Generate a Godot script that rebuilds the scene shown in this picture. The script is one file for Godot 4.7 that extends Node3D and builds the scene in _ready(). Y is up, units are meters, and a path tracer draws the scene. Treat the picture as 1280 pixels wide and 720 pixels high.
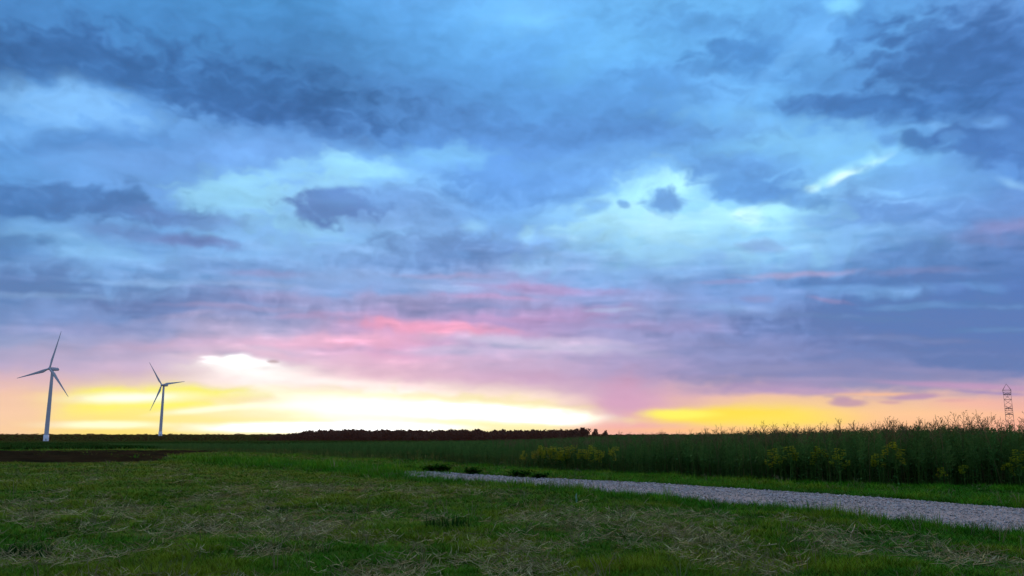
extends Node3D
# A farm track between a rough grass verge and a field of oilseed rape, with two wind turbines far off under a sunset sky.
# x runs to the side, -z away from the viewer, y up, metres.

const EYE = 1.3
const SKY_HEIGHTS = [0, 1.3, 2.6, 4, 5.5, 7.5, 10, 12.5, 15, 17.5, 20, 22.5, 25, 28]
# colours of the evening sky, one row for each height above, from 33 degrees south of the middle of the view to 33 degrees north
const SKY_COLORS = [
	[[250, 204, 150], [255, 227, 122], [255, 239, 159], [255, 248, 206], [255, 240, 171], [249, 184, 158], [250, 197, 139], [250, 184, 146], [248, 172, 150]],
	[[248, 207, 164], [254, 234, 133], [255, 244, 179], [255, 252, 230], [255, 248, 199], [228, 172, 186], [254, 223, 114], [253, 204, 146], [249, 184, 160]],
	[[230, 187, 192], [249, 223, 162], [255, 244, 208], [255, 247, 225], [254, 233, 206], [213, 169, 196], [242, 197, 172], [226, 186, 175], [204, 168, 184]],
	[[191, 175, 206], [215, 190, 215], [247, 223, 228], [246, 208, 220], [221, 186, 216], [182, 164, 204], [154, 153, 200], [126, 144, 195], [114, 136, 190]],
	[[151, 165, 206], [178, 173, 210], [220, 195, 221], [229, 178, 211], [200, 183, 218], [164, 162, 207], [138, 153, 206], [107, 136, 194], [95, 127, 189]],
	[[116, 149, 203], [132, 155, 206], [169, 167, 206], [198, 160, 202], [176, 152, 199], [149, 155, 204], [126, 151, 209], [97, 134, 196], [86, 123, 190]],
	[[109, 151, 207], [122, 167, 220], [131, 165, 218], [134, 165, 217], [151, 162, 210], [129, 168, 223], [118, 160, 218], [104, 150, 210], [94, 133, 198]],
	[[91, 139, 199], [116, 168, 226], [132, 183, 235], [134, 180, 234], [124, 166, 225], [141, 195, 239], [140, 197, 240], [122, 171, 230], [111, 151, 213]],
	[[94, 152, 215], [109, 161, 224], [130, 186, 238], [126, 172, 231], [122, 178, 238], [148, 207, 244], [142, 203, 243], [128, 185, 240], [96, 150, 220]],
	[[100, 160, 223], [108, 162, 225], [119, 174, 235], [126, 186, 240], [106, 162, 232], [120, 180, 238], [115, 178, 239], [120, 186, 241], [82, 133, 203]],
	[[98, 158, 221], [103, 160, 223], [94, 148, 214], [93, 149, 217], [96, 152, 222], [95, 153, 222], [114, 181, 239], [94, 152, 217], [80, 131, 201]],
	[[78, 136, 202], [86, 145, 209], [76, 132, 198], [87, 145, 211], [93, 155, 221], [96, 159, 225], [107, 175, 236], [91, 152, 217], [86, 138, 207]],
	[[83, 147, 213], [76, 140, 204], [78, 141, 205], [89, 154, 217], [96, 164, 229], [103, 175, 237], [100, 167, 229], [99, 166, 229], [98, 150, 214]],
	[[82, 147, 213], [80, 149, 212], [80, 150, 213], [93, 162, 226], [105, 177, 237], [104, 176, 236], [105, 177, 237], [94, 158, 221], [97, 150, 215]],
]
# single clouds and gaps between them: azimuth, height, half length, half thickness, tilt (degrees), red, green, blue, cover, softness
const SKY_CLOUDS = [
	[-30.66, 22.35, 7.53, 1.27, 9.7, 72, 125, 192, 0.75, 0.90],
	[-21.60, 22.10, 8.89, 1.76, -3.5, 68, 122, 190, 0.75, 0.90],
	[-16.84, 20.97, 5.86, 1.01, -1.8, 72, 122, 192, 0.70, 0.80],
	[-29.75, 19.83, 4.22, 1.49, 3.0, 126, 185, 241, 0.85, 0.45],
	[-31.93, 17.70, 2.53, 0.64, 10.7, 114, 173, 234, 0.50, 0.80],
	[-27.53, 17.72, 5.48, 0.72, 11.0, 86, 141, 206, 0.70, 0.70],
	[-20.55, 17.88, 7.08, 1.01, 8.6, 114, 167, 234, 0.70, 0.70],
	[-15.57, 16.96, 4.51, 0.83, 16.6, 140, 201, 244, 0.80, 0.60],
	[-18.60, 15.15, 3.84, 1.45, 5.0, 150, 213, 244, 0.80, 0.70],
	[-13.88, 14.97, 2.67, 1.80, 3.6, 148, 207, 241, 0.70, 0.70],
	[-10.72, 17.70, 2.48, 0.85, -1.7, 152, 216, 244, 0.70, 0.60],
	[-29.86, 13.91, 5.17, 0.95, 5.9, 79, 128, 190, 0.85, 0.55],
	[-25.38, 13.97, 4.42, 0.64, 0.5, 87, 132, 193, 0.75, 0.60],
	[-21.77, 13.68, 3.43, 0.51, -0.6, 105, 142, 203, 0.70, 0.50],
	[-30.15, 12.39, 2.55, 0.57, -0.9, 128, 187, 240, 0.60, 0.70],
	[-27.67, 11.36, 5.31, 0.63, -4.1, 136, 193, 239, 0.60, 0.70],
	[-23.39, 12.57, 4.29, 0.40, -0.6, 111, 144, 204, 0.60, 0.60],
	[-21.20, 12.45, 2.21, 0.41, -0.2, 120, 140, 199, 0.65, 0.60],
	[-31.23, 11.31, 1.99, 0.61, 6.8, 95, 144, 204, 0.75, 0.50],
	[-29.45, 9.24, 4.04, 0.77, 1.2, 99, 138, 194, 0.65, 0.70],
	[-30.37, 10.12, 2.93, 0.38, 1.9, 123, 169, 224, 0.50, 0.70],
	[-18.86, 10.86, 5.52, 0.57, 0.7, 113, 150, 206, 0.55, 0.70],
	[-16.56, 10.58, 2.31, 0.26, 3.1, 159, 150, 197, 0.45, 0.70],
	[-23.54, 8.11, 3.50, 0.60, -0.5, 110, 138, 195, 0.65, 0.70],
	[-20.00, 9.03, 3.94, 0.46, -0.7, 120, 148, 205, 0.50, 0.70],
	[-25.46, 8.98, 4.10, 0.35, 1.2, 129, 173, 225, 0.50, 0.80],
	[-21.52, 7.61, 2.40, 0.20, 9.0, 179, 167, 200, 0.50, 0.80],
	[-15.71, 9.04, 3.35, 0.37, -0.5, 171, 157, 200, 0.50, 0.80],
	[-16.66, 7.52, 4.57, 0.47, 2.2, 149, 156, 197, 0.55, 0.80],
	[-27.49, 6.48, 3.92, 0.39, 3.4, 140, 152, 201, 0.50, 0.80],
	[-11.99, 14.97, 3.25, 0.91, 5.1, 105, 144, 208, 0.92, 0.35],
	[-12.09, 16.08, 1.09, 0.48, 3.4, 103, 144, 210, 0.85, 0.40],
	[-14.13, 14.53, 0.75, 0.37, 3.6, 113, 154, 216, 0.70, 0.50],
	[-8.93, 13.28, 4.12, 0.70, 2.1, 136, 189, 239, 0.60, 0.70],
	[-1.14, 18.04, 3.71, 1.50, 5.3, 98, 154, 223, 0.70, 0.60],
	[3.70, 17.20, 5.39, 1.40, -1.1, 104, 161, 230, 0.65, 0.70],
	[-4.46, 19.07, 2.85, 0.75, 1.5, 126, 193, 242, 0.65, 0.70],
	[2.86, 18.45, 3.42, 0.54, 4.1, 112, 173, 238, 0.40, 0.80],
	[-7.61, 15.70, 4.18, 0.86, 0.1, 113, 162, 224, 0.65, 0.60],
	[-4.48, 12.74, 4.75, 1.09, 1.0, 111, 150, 212, 0.60, 0.70],
	[-7.79, 11.69, 4.40, 0.54, 1.6, 117, 154, 214, 0.50, 0.80],
	[-11.78, 16.68, 1.64, 0.37, 3.4, 152, 213, 244, 0.60, 0.70],
	[-2.65, 14.35, 0.90, 0.44, 0.7, 147, 203, 241, 0.60, 0.90],
	[1.35, 13.70, 0.68, 0.49, 19.7, 157, 211, 242, 0.60, 0.90],
	[1.57, 11.68, 2.13, 0.71, 3.7, 149, 193, 239, 0.75, 0.50],
	[10.12, 16.24, 4.41, 1.39, 12.1, 162, 223, 245, 0.80, 0.60],
	[12.67, 16.95, 1.63, 0.69, 4.2, 173, 231, 245, 0.75, 0.70],
	[7.58, 14.30, 3.44, 1.08, -1.9, 167, 223, 245, 0.75, 0.70],
	[10.70, 13.85, 1.85, 0.97, -2.6, 183, 227, 237, 0.50, 0.80],
	[16.34, 16.58, 3.79, 1.25, -16.8, 100, 159, 227, 0.85, 0.45],
	[17.00, 14.23, 2.90, 1.10, -4.3, 173, 231, 245, 0.90, 0.50],
	[16.18, 14.50, 1.05, 0.63, -4.2, 206, 243, 244, 0.70, 0.60],
	[13.29, 13.78, 2.14, 0.85, -3.2, 169, 225, 242, 0.60, 0.70],
	[19.96, 12.55, 5.48, 1.13, -6.5, 140, 199, 241, 0.70, 0.70],
	[22.71, 16.68, 2.84, 0.45, 19.1, 169, 229, 245, 0.90, 0.50],
	[22.29, 16.32, 0.98, 0.30, 23.4, 212, 244, 241, 0.80, 0.50],
	[24.29, 17.04, 1.25, 0.20, 16.5, 196, 239, 242, 0.70, 0.50],
	[20.46, 15.75, 0.50, 0.31, -5.8, 191, 237, 243, 0.70, 0.50],
	[25.12, 13.70, 4.66, 0.99, -11.3, 103, 152, 218, 0.75, 0.60],
	[21.28, 13.73, 2.22, 0.51, -5.3, 113, 162, 226, 0.60, 0.60],
	[16.91, 12.35, 1.55, 0.42, -3.7, 127, 160, 217, 0.75, 0.50],
	[10.87, 15.67, 1.48, 0.69, -3.0, 106, 157, 216, 0.95, 0.35],
	[7.83, 15.58, 0.50, 0.27, -27.1, 114, 167, 224, 0.85, 0.30],
	[5.87, 15.54, 0.84, 0.43, -1.6, 120, 175, 232, 0.80, 0.40],
	[4.97, 15.12, 0.67, 0.27, 8.7, 122, 177, 232, 0.60, 0.40],
	[17.05, 24.56, 3.50, 1.38, 2.7, 80, 141, 209, 0.75, 0.60],
	[20.23, 24.55, 2.61, 0.44, 31.3, 114, 181, 242, 0.60, 0.70],
	[23.06, 26.60, 1.02, 0.60, -10.8, 124, 197, 243, 0.85, 0.50],
	[22.29, 24.58, 3.05, 0.95, -19.7, 106, 173, 237, 0.60, 0.80],
	[24.46, 25.32, 1.59, 1.21, -11.0, 84, 145, 213, 0.65, 0.60],
	[24.45, 20.42, 4.61, 0.73, -14.0, 72, 125, 192, 0.85, 0.50],
	[20.52, 21.26, 2.82, 0.50, -2.7, 80, 133, 200, 0.75, 0.60],
	[22.63, 22.45, 3.51, 0.68, -9.1, 94, 157, 225, 0.50, 0.80],
	[19.86, 18.92, 7.16, 1.31, -16.7, 128, 195, 243, 0.80, 0.70],
	[14.21, 22.34, 3.28, 1.12, -0.5, 114, 179, 241, 0.50, 0.80],
	[14.93, 20.33, 3.24, 0.62, -1.3, 106, 167, 235, 0.50, 0.80],
	[30.36, 22.97, 4.24, 2.62, -12.9, 72, 122, 192, 0.75, 0.70],
	[29.57, 20.24, 3.79, 1.39, -11.1, 72, 126, 195, 0.65, 0.70],
	[27.32, 17.89, 1.33, 0.67, -14.0, 76, 128, 194, 0.85, 0.45],
	[25.34, 18.28, 0.57, 0.34, -8.5, 94, 149, 216, 0.60, 0.50],
	[28.51, 18.53, 0.99, 0.33, -29.8, 118, 177, 237, 0.65, 0.50],
	[31.39, 18.31, 0.85, 0.46, -15.9, 114, 171, 236, 0.65, 0.50],
	[30.64, 16.75, 2.58, 1.03, -34.7, 78, 128, 199, 0.75, 0.50],
	[26.91, 15.76, 2.51, 1.07, -17.9, 110, 167, 234, 0.55, 0.80],
	[31.88, 14.67, 1.00, 0.28, -29.0, 147, 199, 239, 0.55, 0.90],
	[31.48, 12.18, 2.27, 0.47, 0.6, 141, 142, 195, 0.55, 0.70],
	[30.08, 11.58, 2.33, 0.38, -10.6, 126, 144, 201, 0.50, 0.70],
	[25.71, 11.05, 2.38, 1.09, 4.7, 93, 138, 200, 0.65, 0.70],
	[19.33, 10.37, 3.24, 0.21, -1.6, 167, 162, 205, 0.75, 0.60],
	[26.53, 9.94, 2.78, 0.25, -1.9, 128, 140, 194, 0.55, 0.60],
	[14.82, 10.08, 2.19, 0.16, 1.3, 155, 158, 209, 0.55, 0.50],
	[21.98, 9.63, 5.04, 0.46, -3.9, 91, 132, 194, 0.65, 0.60],
	[24.97, 8.67, 2.38, 0.40, -2.0, 116, 167, 222, 0.65, 0.50],
	[22.18, 9.00, 1.91, 0.25, -6.7, 111, 159, 216, 0.50, 0.60],
	[29.50, 8.90, 1.44, 0.38, -9.0, 105, 154, 214, 0.55, 0.50],
	[30.89, 7.60, 1.72, 0.24, -1.5, 117, 163, 217, 0.60, 0.80],
	[21.28, 8.50, 1.30, 0.15, -15.3, 155, 148, 196, 0.65, 0.50],
	[16.48, 9.00, 1.13, 0.26, -2.7, 145, 148, 198, 0.50, 0.60],
	[26.63, 6.78, 8.40, 1.18, -3.4, 83, 118, 182, 0.60, 0.80],
	[14.64, 8.39, 2.70, 0.32, -2.2, 135, 172, 223, 0.60, 0.60],
	[12.51, 7.56, 3.16, 0.37, -1.7, 138, 150, 201, 0.50, 0.80],
	[-5.23, 7.32, 5.48, 0.44, -4.3, 240, 164, 194, 0.85, 0.70],
	[-8.24, 7.66, 1.41, 0.22, -12.9, 238, 166, 196, 0.60, 0.70],
	[-10.35, 6.43, 5.33, 0.48, 5.2, 240, 178, 206, 0.70, 0.90],
	[-15.31, 6.09, 4.87, 0.47, 6.7, 232, 182, 208, 0.65, 0.90],
	[-4.46, 10.83, 3.33, 0.22, -1.2, 175, 165, 208, 0.50, 0.80],
	[2.78, 9.92, 4.72, 0.38, -3.5, 181, 151, 200, 0.65, 0.60],
	[3.32, 8.27, 4.14, 0.49, -0.5, 189, 150, 196, 0.60, 0.80],
	[-7.73, 9.19, 3.55, 0.38, 1.2, 171, 161, 200, 0.50, 0.80],
	[-4.43, 8.59, 4.13, 0.60, -2.3, 145, 150, 196, 0.70, 0.60],
	[-4.45, 10.01, 2.32, 0.27, -3.2, 150, 178, 225, 0.70, 0.40],
	[6.73, 8.39, 1.64, 0.16, -1.0, 168, 184, 222, 0.65, 0.50],
	[-1.66, 8.77, 2.77, 0.22, 0.2, 138, 160, 211, 0.50, 0.60],
	[2.20, 6.09, 6.32, 0.44, -5.2, 207, 199, 228, 0.75, 0.60],
	[-4.39, 5.75, 3.28, 0.38, 0.4, 199, 191, 222, 0.60, 0.60],
	[11.44, 7.05, 2.92, 0.43, -1.4, 157, 150, 198, 0.50, 0.80],
	[0.00, 4.46, 6.02, 0.65, -4.0, 203, 176, 210, 0.50, 0.80],
	[-17.18, 3.95, 4.24, 0.78, -3.8, 254, 240, 234, 0.75, 1.00],
	[-17.41, 4.42, 2.49, 0.57, -3.6, 255, 248, 244, 0.85, 1.00],
	[-17.71, 4.56, 2.19, 0.41, -2.5, 255, 255, 255, 1.00, 0.90],
	[-18.56, 5.52, 4.70, 0.36, 0.8, 211, 188, 213, 0.90, 0.50],
	[-20.48, 5.00, 1.45, 0.20, 1.9, 222, 196, 216, 0.70, 0.70],
	[-15.78, 5.24, 1.73, 0.26, -6.5, 230, 194, 214, 0.70, 0.70],
	[-18.23, 5.02, 0.79, 0.26, 7.6, 255, 255, 255, 1.00, 0.60],
	[-19.26, 4.78, 1.08, 0.10, 4.7, 255, 255, 255, 0.90, 0.60],
	[-19.90, 4.97, 0.68, 0.10, 1.8, 255, 250, 250, 0.80, 0.40],
	[-16.90, 4.22, 3.11, 0.47, -4.7, 255, 240, 236, 0.45, 1.00],
	[-11.84, 3.57, 3.14, 0.21, -2.3, 255, 246, 238, 0.60, 1.00],
	[-15.92, 4.82, 0.36, 0.10, 1.4, 196, 168, 172, 0.90, 0.30],
	[-16.46, 3.61, 5.03, 0.26, 1.1, 248, 230, 230, 0.40, 0.80],
	[-4.34, 1.81, 9.99, 0.91, -2.9, 255, 246, 150, 0.80, 0.60],
	[-3.79, 1.71, 9.73, 0.64, -2.9, 255, 255, 250, 1.00, 0.50],
	[-11.78, 1.94, 7.29, 0.84, -0.6, 255, 252, 232, 0.85, 0.90],
	[-12.25, 0.52, 8.78, 0.37, 0.1, 255, 255, 252, 1.00, 0.50],
	[1.08, 1.23, 4.33, 0.32, -6.0, 255, 255, 246, 0.95, 0.50],
	[-23.14, 2.31, 5.75, 0.79, 2.0, 255, 249, 112, 0.95, 0.35],
	[-27.32, 1.76, 1.54, 0.67, 18.9, 255, 244, 110, 0.80, 0.50],
	[-24.28, 2.34, 3.62, 0.34, 2.1, 255, 255, 226, 0.95, 0.70],
	[-19.80, 1.66, 2.88, 0.20, 6.6, 255, 254, 220, 0.80, 0.60],
	[-25.72, 0.67, 3.73, 0.24, 0.3, 255, 254, 206, 1.00, 0.50],
	[-20.24, 1.05, 3.34, 0.20, 0.4, 255, 236, 150, 0.60, 0.70],
	[-17.89, 2.29, 2.96, 0.26, 0.7, 252, 226, 190, 0.50, 0.70],
	[-16.85, 1.38, 2.98, 0.31, 0.4, 255, 238, 186, 0.50, 0.80],
	[7.68, 2.49, 1.82, 1.39, -0.3, 212, 164, 194, 0.80, 0.80],
	[6.46, 0.53, 2.14, 0.48, -0.1, 244, 176, 168, 0.60, 0.80],
	[13.82, 1.30, 5.11, 0.57, 0.7, 255, 228, 66, 0.90, 0.60],
	[11.24, 1.41, 2.30, 0.32, -0.3, 255, 248, 100, 0.95, 0.50],
	[18.07, 1.06, 4.16, 0.41, 0.7, 255, 226, 90, 0.80, 0.80],
	[12.76, 0.36, 5.65, 0.21, -0.1, 255, 196, 126, 0.60, 0.80],
	[23.24, 3.80, 10.62, 1.20, -0.6, 131, 140, 189, 0.75, 0.35],
	[29.85, 4.20, 4.54, 0.66, -8.4, 91, 126, 184, 0.70, 0.50],
	[15.93, 3.09, 4.03, 0.42, 3.1, 175, 153, 196, 0.70, 0.60],
	[18.90, 2.84, 3.41, 0.26, -1.0, 185, 156, 197, 0.70, 0.50],
	[28.07, 2.98, 4.25, 0.19, -4.6, 196, 154, 194, 0.70, 0.50],
	[23.61, 2.55, 2.74, 0.10, -1.1, 255, 196, 150, 0.70, 0.50],
	[21.63, 2.04, 1.17, 0.25, -0.8, 196, 158, 172, 0.95, 0.25],
	[21.36, 2.24, 0.52, 0.20, -0.9, 192, 156, 176, 0.90, 0.30],
	[25.63, 2.37, 1.42, 0.19, 1.9, 184, 150, 182, 0.90, 0.30],
	[24.13, 2.05, 0.63, 0.10, -0.9, 206, 160, 170, 0.80, 0.40],
	[27.78, 2.08, 1.02, 0.10, -1.1, 216, 162, 168, 0.70, 0.40],
	[29.70, 2.51, 2.05, 0.09, -5.4, 159, 141, 190, 0.80, 0.40],
	[10.02, 13.13, 6.55, 1.40, -2.3, 159, 215, 243, 0.55, 0.90],
	[19.58, 14.54, 3.03, 0.82, -8.1, 152, 215, 243, 0.60, 0.70],
	[18.88, 15.48, 3.06, 0.72, -19.2, 100, 157, 224, 0.70, 0.50],
	[23.36, 12.27, 3.81, 0.71, -5.2, 120, 171, 228, 0.50, 0.80],
	[14.81, 17.90, 3.75, 0.73, -4.7, 108, 167, 234, 0.60, 0.70],
	[12.46, 19.90, 4.40, 0.62, -1.3, 98, 153, 220, 0.50, 0.80],
	[3.45, 20.58, 6.89, 0.74, -1.2, 92, 147, 214, 0.60, 0.80],
	[-4.61, 21.34, 5.74, 0.74, -1.3, 88, 143, 210, 0.60, 0.80],
	[10.91, 23.11, 3.37, 1.12, -14.3, 90, 151, 218, 0.55, 0.80],
	[7.00, 25.89, 3.47, 1.11, 26.9, 110, 183, 241, 0.50, 0.90],
	[1.18, 28.06, 2.36, 0.89, -0.6, 118, 189, 242, 0.50, 0.90],
	[13.88, 26.87, 4.47, 0.98, -6.4, 90, 153, 220, 0.45, 0.90],
	[26.56, 22.68, 2.85, 0.75, -20.9, 80, 134, 202, 0.50, 0.80],
	[30.37, 10.12, 2.51, 0.57, -11.9, 93, 134, 196, 0.60, 0.70],
	[27.73, 9.39, 2.63, 0.29, -4.9, 89, 126, 190, 0.60, 0.70],
	[29.78, 8.16, 2.52, 0.29, -8.6, 85, 124, 188, 0.60, 0.70],
	[28.27, 5.47, 4.70, 0.48, -5.9, 98, 126, 183, 0.50, 0.80],
	[19.07, 5.87, 5.90, 0.83, -2.0, 122, 138, 193, 0.50, 0.90],
	[14.00, 5.49, 4.66, 0.74, -1.4, 143, 150, 198, 0.50, 0.90],
	[19.15, 7.16, 3.45, 0.52, -2.5, 112, 140, 197, 0.50, 0.90],
	[6.67, 10.79, 3.86, 0.44, -1.3, 125, 168, 224, 0.50, 0.80],
	[4.47, 11.92, 3.34, 0.44, -0.9, 139, 182, 233, 0.50, 0.80],
	[-12.15, 12.07, 4.83, 0.64, 2.6, 127, 173, 228, 0.50, 0.80],
	[-12.10, 10.63, 4.27, 0.38, 2.3, 140, 170, 219, 0.50, 0.80],
	[-26.48, 10.49, 3.60, 0.39, 1.2, 119, 165, 220, 0.50, 0.80],
	[-26.67, 7.27, 4.43, 0.39, 3.6, 118, 148, 203, 0.50, 0.80],
	[-30.14, 7.51, 3.33, 0.38, 4.3, 121, 154, 209, 0.50, 0.80],
	[-12.03, 8.86, 3.72, 0.32, 1.9, 149, 158, 204, 0.50, 0.80],
	[0.00, 9.05, 3.33, 0.27, -2.0, 159, 158, 203, 0.50, 0.80],
	[7.73, 9.30, 3.27, 0.33, -1.3, 140, 154, 207, 0.50, 0.80],
	[12.11, 10.89, 3.74, 0.32, -2.3, 129, 175, 230, 0.50, 0.80],
	[-21.49, 5.78, 4.29, 0.41, 5.3, 205, 176, 207, 0.55, 0.90],
	[-28.23, 4.99, 4.27, 0.48, 2.7, 189, 176, 208, 0.50, 0.90],
	[-9.78, 5.04, 5.33, 0.43, -2.1, 234, 192, 218, 0.50, 0.90],
	[-4.36, 4.02, 5.98, 0.49, -2.7, 226, 184, 212, 0.50, 0.90],
	[3.27, 3.48, 3.81, 0.65, -6.2, 206, 168, 202, 0.50, 0.90],
	[-29.77, 3.26, 2.47, 0.38, 1.9, 222, 184, 204, 0.50, 0.90],
	[-30.75, 1.52, 2.81, 1.57, 0.9, 248, 204, 172, 0.80, 1.00],
	[25.76, 1.20, 4.84, 0.34, -0.6, 252, 196, 156, 0.50, 0.90],
	[29.23, 1.87, 2.48, 0.28, -1.0, 248, 184, 164, 0.50, 0.90],
	[-29.47, 9.48, 6.38, 0.77, 2.3, 89, 126, 182, 0.50, 0.90],
	[-21.66, 8.42, 7.21, 0.71, 0.3, 106, 132, 187, 0.50, 0.90],
	[-2.24, 12.50, 6.16, 0.87, 0.5, 107, 146, 202, 0.50, 0.90],
	[26.22, 7.15, 7.58, 0.98, -3.5, 81, 114, 174, 0.30, 1.00],
	[27.37, 5.03, 6.50, 0.68, -2.6, 93, 122, 179, 0.35, 1.00],
	[-2.22, 8.61, 6.64, 0.55, -1.7, 141, 144, 190, 0.50, 0.90],
	[-30.67, 22.44, 7.53, 1.18, 9.7, 65, 115, 176, 0.50, 0.90],
	[-19.00, 21.84, 7.84, 1.29, -0.7, 65, 115, 176, 0.50, 0.90],
	[29.98, 22.26, 4.48, 2.28, -12.3, 67, 114, 176, 0.50, 0.90],
	[-29.37, 8.39, 3.81, 0.19, 2.7, 133, 168, 215, 0.60, 0.60],
	[-24.12, 9.58, 3.73, 0.20, 1.3, 139, 178, 225, 0.60, 0.60],
	[-16.78, 9.83, 3.07, 0.21, 0.9, 150, 174, 219, 0.60, 0.60],
	[-18.22, 8.29, 4.01, 0.21, 0.7, 167, 157, 198, 0.60, 0.60],
	[-13.06, 8.07, 3.16, 0.21, 3.9, 185, 161, 203, 0.60, 0.60],
	[-2.23, 10.47, 2.78, 0.22, -2.6, 150, 174, 223, 0.60, 0.60],
	[-1.11, 9.38, 3.33, 0.16, -1.8, 187, 156, 201, 0.60, 0.60],
	[0.55, 7.85, 3.87, 0.22, -2.1, 185, 152, 197, 0.60, 0.60],
	[5.51, 7.38, 3.83, 0.22, -3.7, 165, 151, 198, 0.60, 0.60],
	[5.49, 6.29, 3.27, 0.22, -4.6, 195, 185, 218, 0.60, 0.60],
	[9.86, 8.00, 2.69, 0.16, -3.4, 150, 162, 211, 0.60, 0.60],
	[14.17, 9.47, 3.14, 0.21, -2.4, 127, 162, 220, 0.60, 0.60],
	[17.19, 7.92, 3.54, 0.21, -4.4, 124, 152, 207, 0.60, 0.60],
	[20.58, 6.63, 3.87, 0.26, -4.5, 108, 136, 193, 0.60, 0.70],
	[26.27, 7.83, 3.13, 0.25, -0.9, 109, 156, 212, 0.70, 0.60],
	[23.02, 7.33, 3.75, 0.20, -6.1, 105, 142, 198, 0.70, 0.60],
	[30.03, 6.23, 2.49, 0.19, -1.6, 107, 148, 203, 0.70, 0.60],
	[25.22, 5.92, 4.06, 0.20, -4.8, 120, 142, 195, 0.70, 0.60],
	[21.72, 9.34, 2.41, 0.20, -5.7, 113, 160, 218, 0.60, 0.60],
	[28.82, 6.89, 2.98, 0.19, -5.8, 93, 130, 192, 0.60, 0.60],
	[23.78, 4.93, 4.60, 0.20, -0.2, 116, 138, 193, 0.60, 0.60],
	[27.28, 3.87, 3.89, 0.19, -4.0, 147, 148, 193, 0.60, 0.60],
	[15.99, 4.29, 4.55, 0.26, 0.8, 149, 152, 196, 0.60, 0.70],
	[18.94, 3.61, 3.91, 0.15, -1.2, 167, 157, 198, 0.60, 0.60],
]

var sky_warp := FastNoiseLite.new()
var sky_curl := FastNoiseLite.new()
var sky_deck := FastNoiseLite.new()
var sky_band := FastNoiseLite.new()
var sky_wisp := FastNoiseLite.new()


func lin(r: float, g: float, b: float) -> Color:
	return Color(r / 255.0, g / 255.0, b / 255.0).srgb_to_linear()


func sky_setup() -> void:
	for n in [[sky_warp, 11, 0.16, 3], [sky_curl, 12, 0.75, 3], [sky_deck, 13, 0.5, 4], [sky_band, 14, 0.5, 4], [sky_wisp, 15, 0.55, 5]]:
		n[0].seed = n[1]
		n[0].noise_type = FastNoiseLite.TYPE_SIMPLEX_SMOOTH
		n[0].frequency = n[2]
		n[0].fractal_octaves = n[3]


# a point of the sky, moved about so that edges of clouds billow
func sky_bent(az: float, el: float) -> Vector2:
	var thin := clampf(el / 9.0, 0.12, 1.0)
	var x := sin(deg_to_rad(az)) * 34.4
	var z := cos(deg_to_rad(az)) * 34.4
	var y := el * (1.0 + 0.8 * (1.0 - thin))
	var da := sky_warp.get_noise_3d(x, y, z) * 1.3 + sky_curl.get_noise_3d(x, y, z) * 0.75
	var de := sky_warp.get_noise_3d(x, y + 150.0, z) * 0.9 + sky_curl.get_noise_3d(x, y + 150.0, z) * 0.55
	return Vector2(az + da * (0.4 + 0.6 * thin), maxf(el + de * thin, 0.0))


func sky_base(table: Array, az: float, el: float, bent: Vector2) -> Color:
	# the table goes on to both sides; away from the sunset its glow dies down to the dusk over the rest of the sky
	var u := bent.x
	var far := clampf((absf(az) - 34.0) / 70.0, 0.0, 1.0)
	far = far * far * (3.0 - 2.0 * far)
	u = pingpong(u + 33.0, 66.0) / 8.25
	var i := mini(int(u), 7)
	var t := u - i
	t = t * t * (3.0 - 2.0 * t)
	var k := 0
	while k < SKY_HEIGHTS.size() - 2 and SKY_HEIGHTS[k + 1] < bent.y:
		k += 1
	var s := clampf((bent.y - SKY_HEIGHTS[k]) / (SKY_HEIGHTS[k + 1] - SKY_HEIGHTS[k]), 0.0, 1.0)
	var lo: Color = table[k][i].lerp(table[k][i + 1], t)
	var hi: Color = table[k + 1][i].lerp(table[k + 1][i + 1], t)
	var c := lo.lerp(hi, s)
	# overhead and behind, the deck is as broken and as pale as in the middle of the view
	c = c.lerp(Color(0.25, 0.40, 0.72), smoothstep(27.0, 48.0, bent.y))
	if far > 0.0:
		var dusk := Color(0.30, 0.36, 0.62).lerp(Color(0.25, 0.40, 0.72), clampf(bent.y / 16.0, 0.0, 1.0))
		c = c.lerp(dusk, far)
	return c


# the texture of the cloud deck: a layer at one height, so it runs together towards the horizon
func sky_texture(az: float, el: float) -> float:
	var e := deg_to_rad(maxf(el, 0.3))
	var a := deg_to_rad(az)
	var r := cos(e) / (sin(e) + 0.10)
	var n := sky_deck.get_noise_3d(sin(a) * r * 2.2, cos(a) * r * 2.6, 7.0)
	return n * 0.8 + sky_band.get_noise_3d(sin(a) * 20.0, el * 1.1, cos(a) * 20.0) * 0.45


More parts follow.
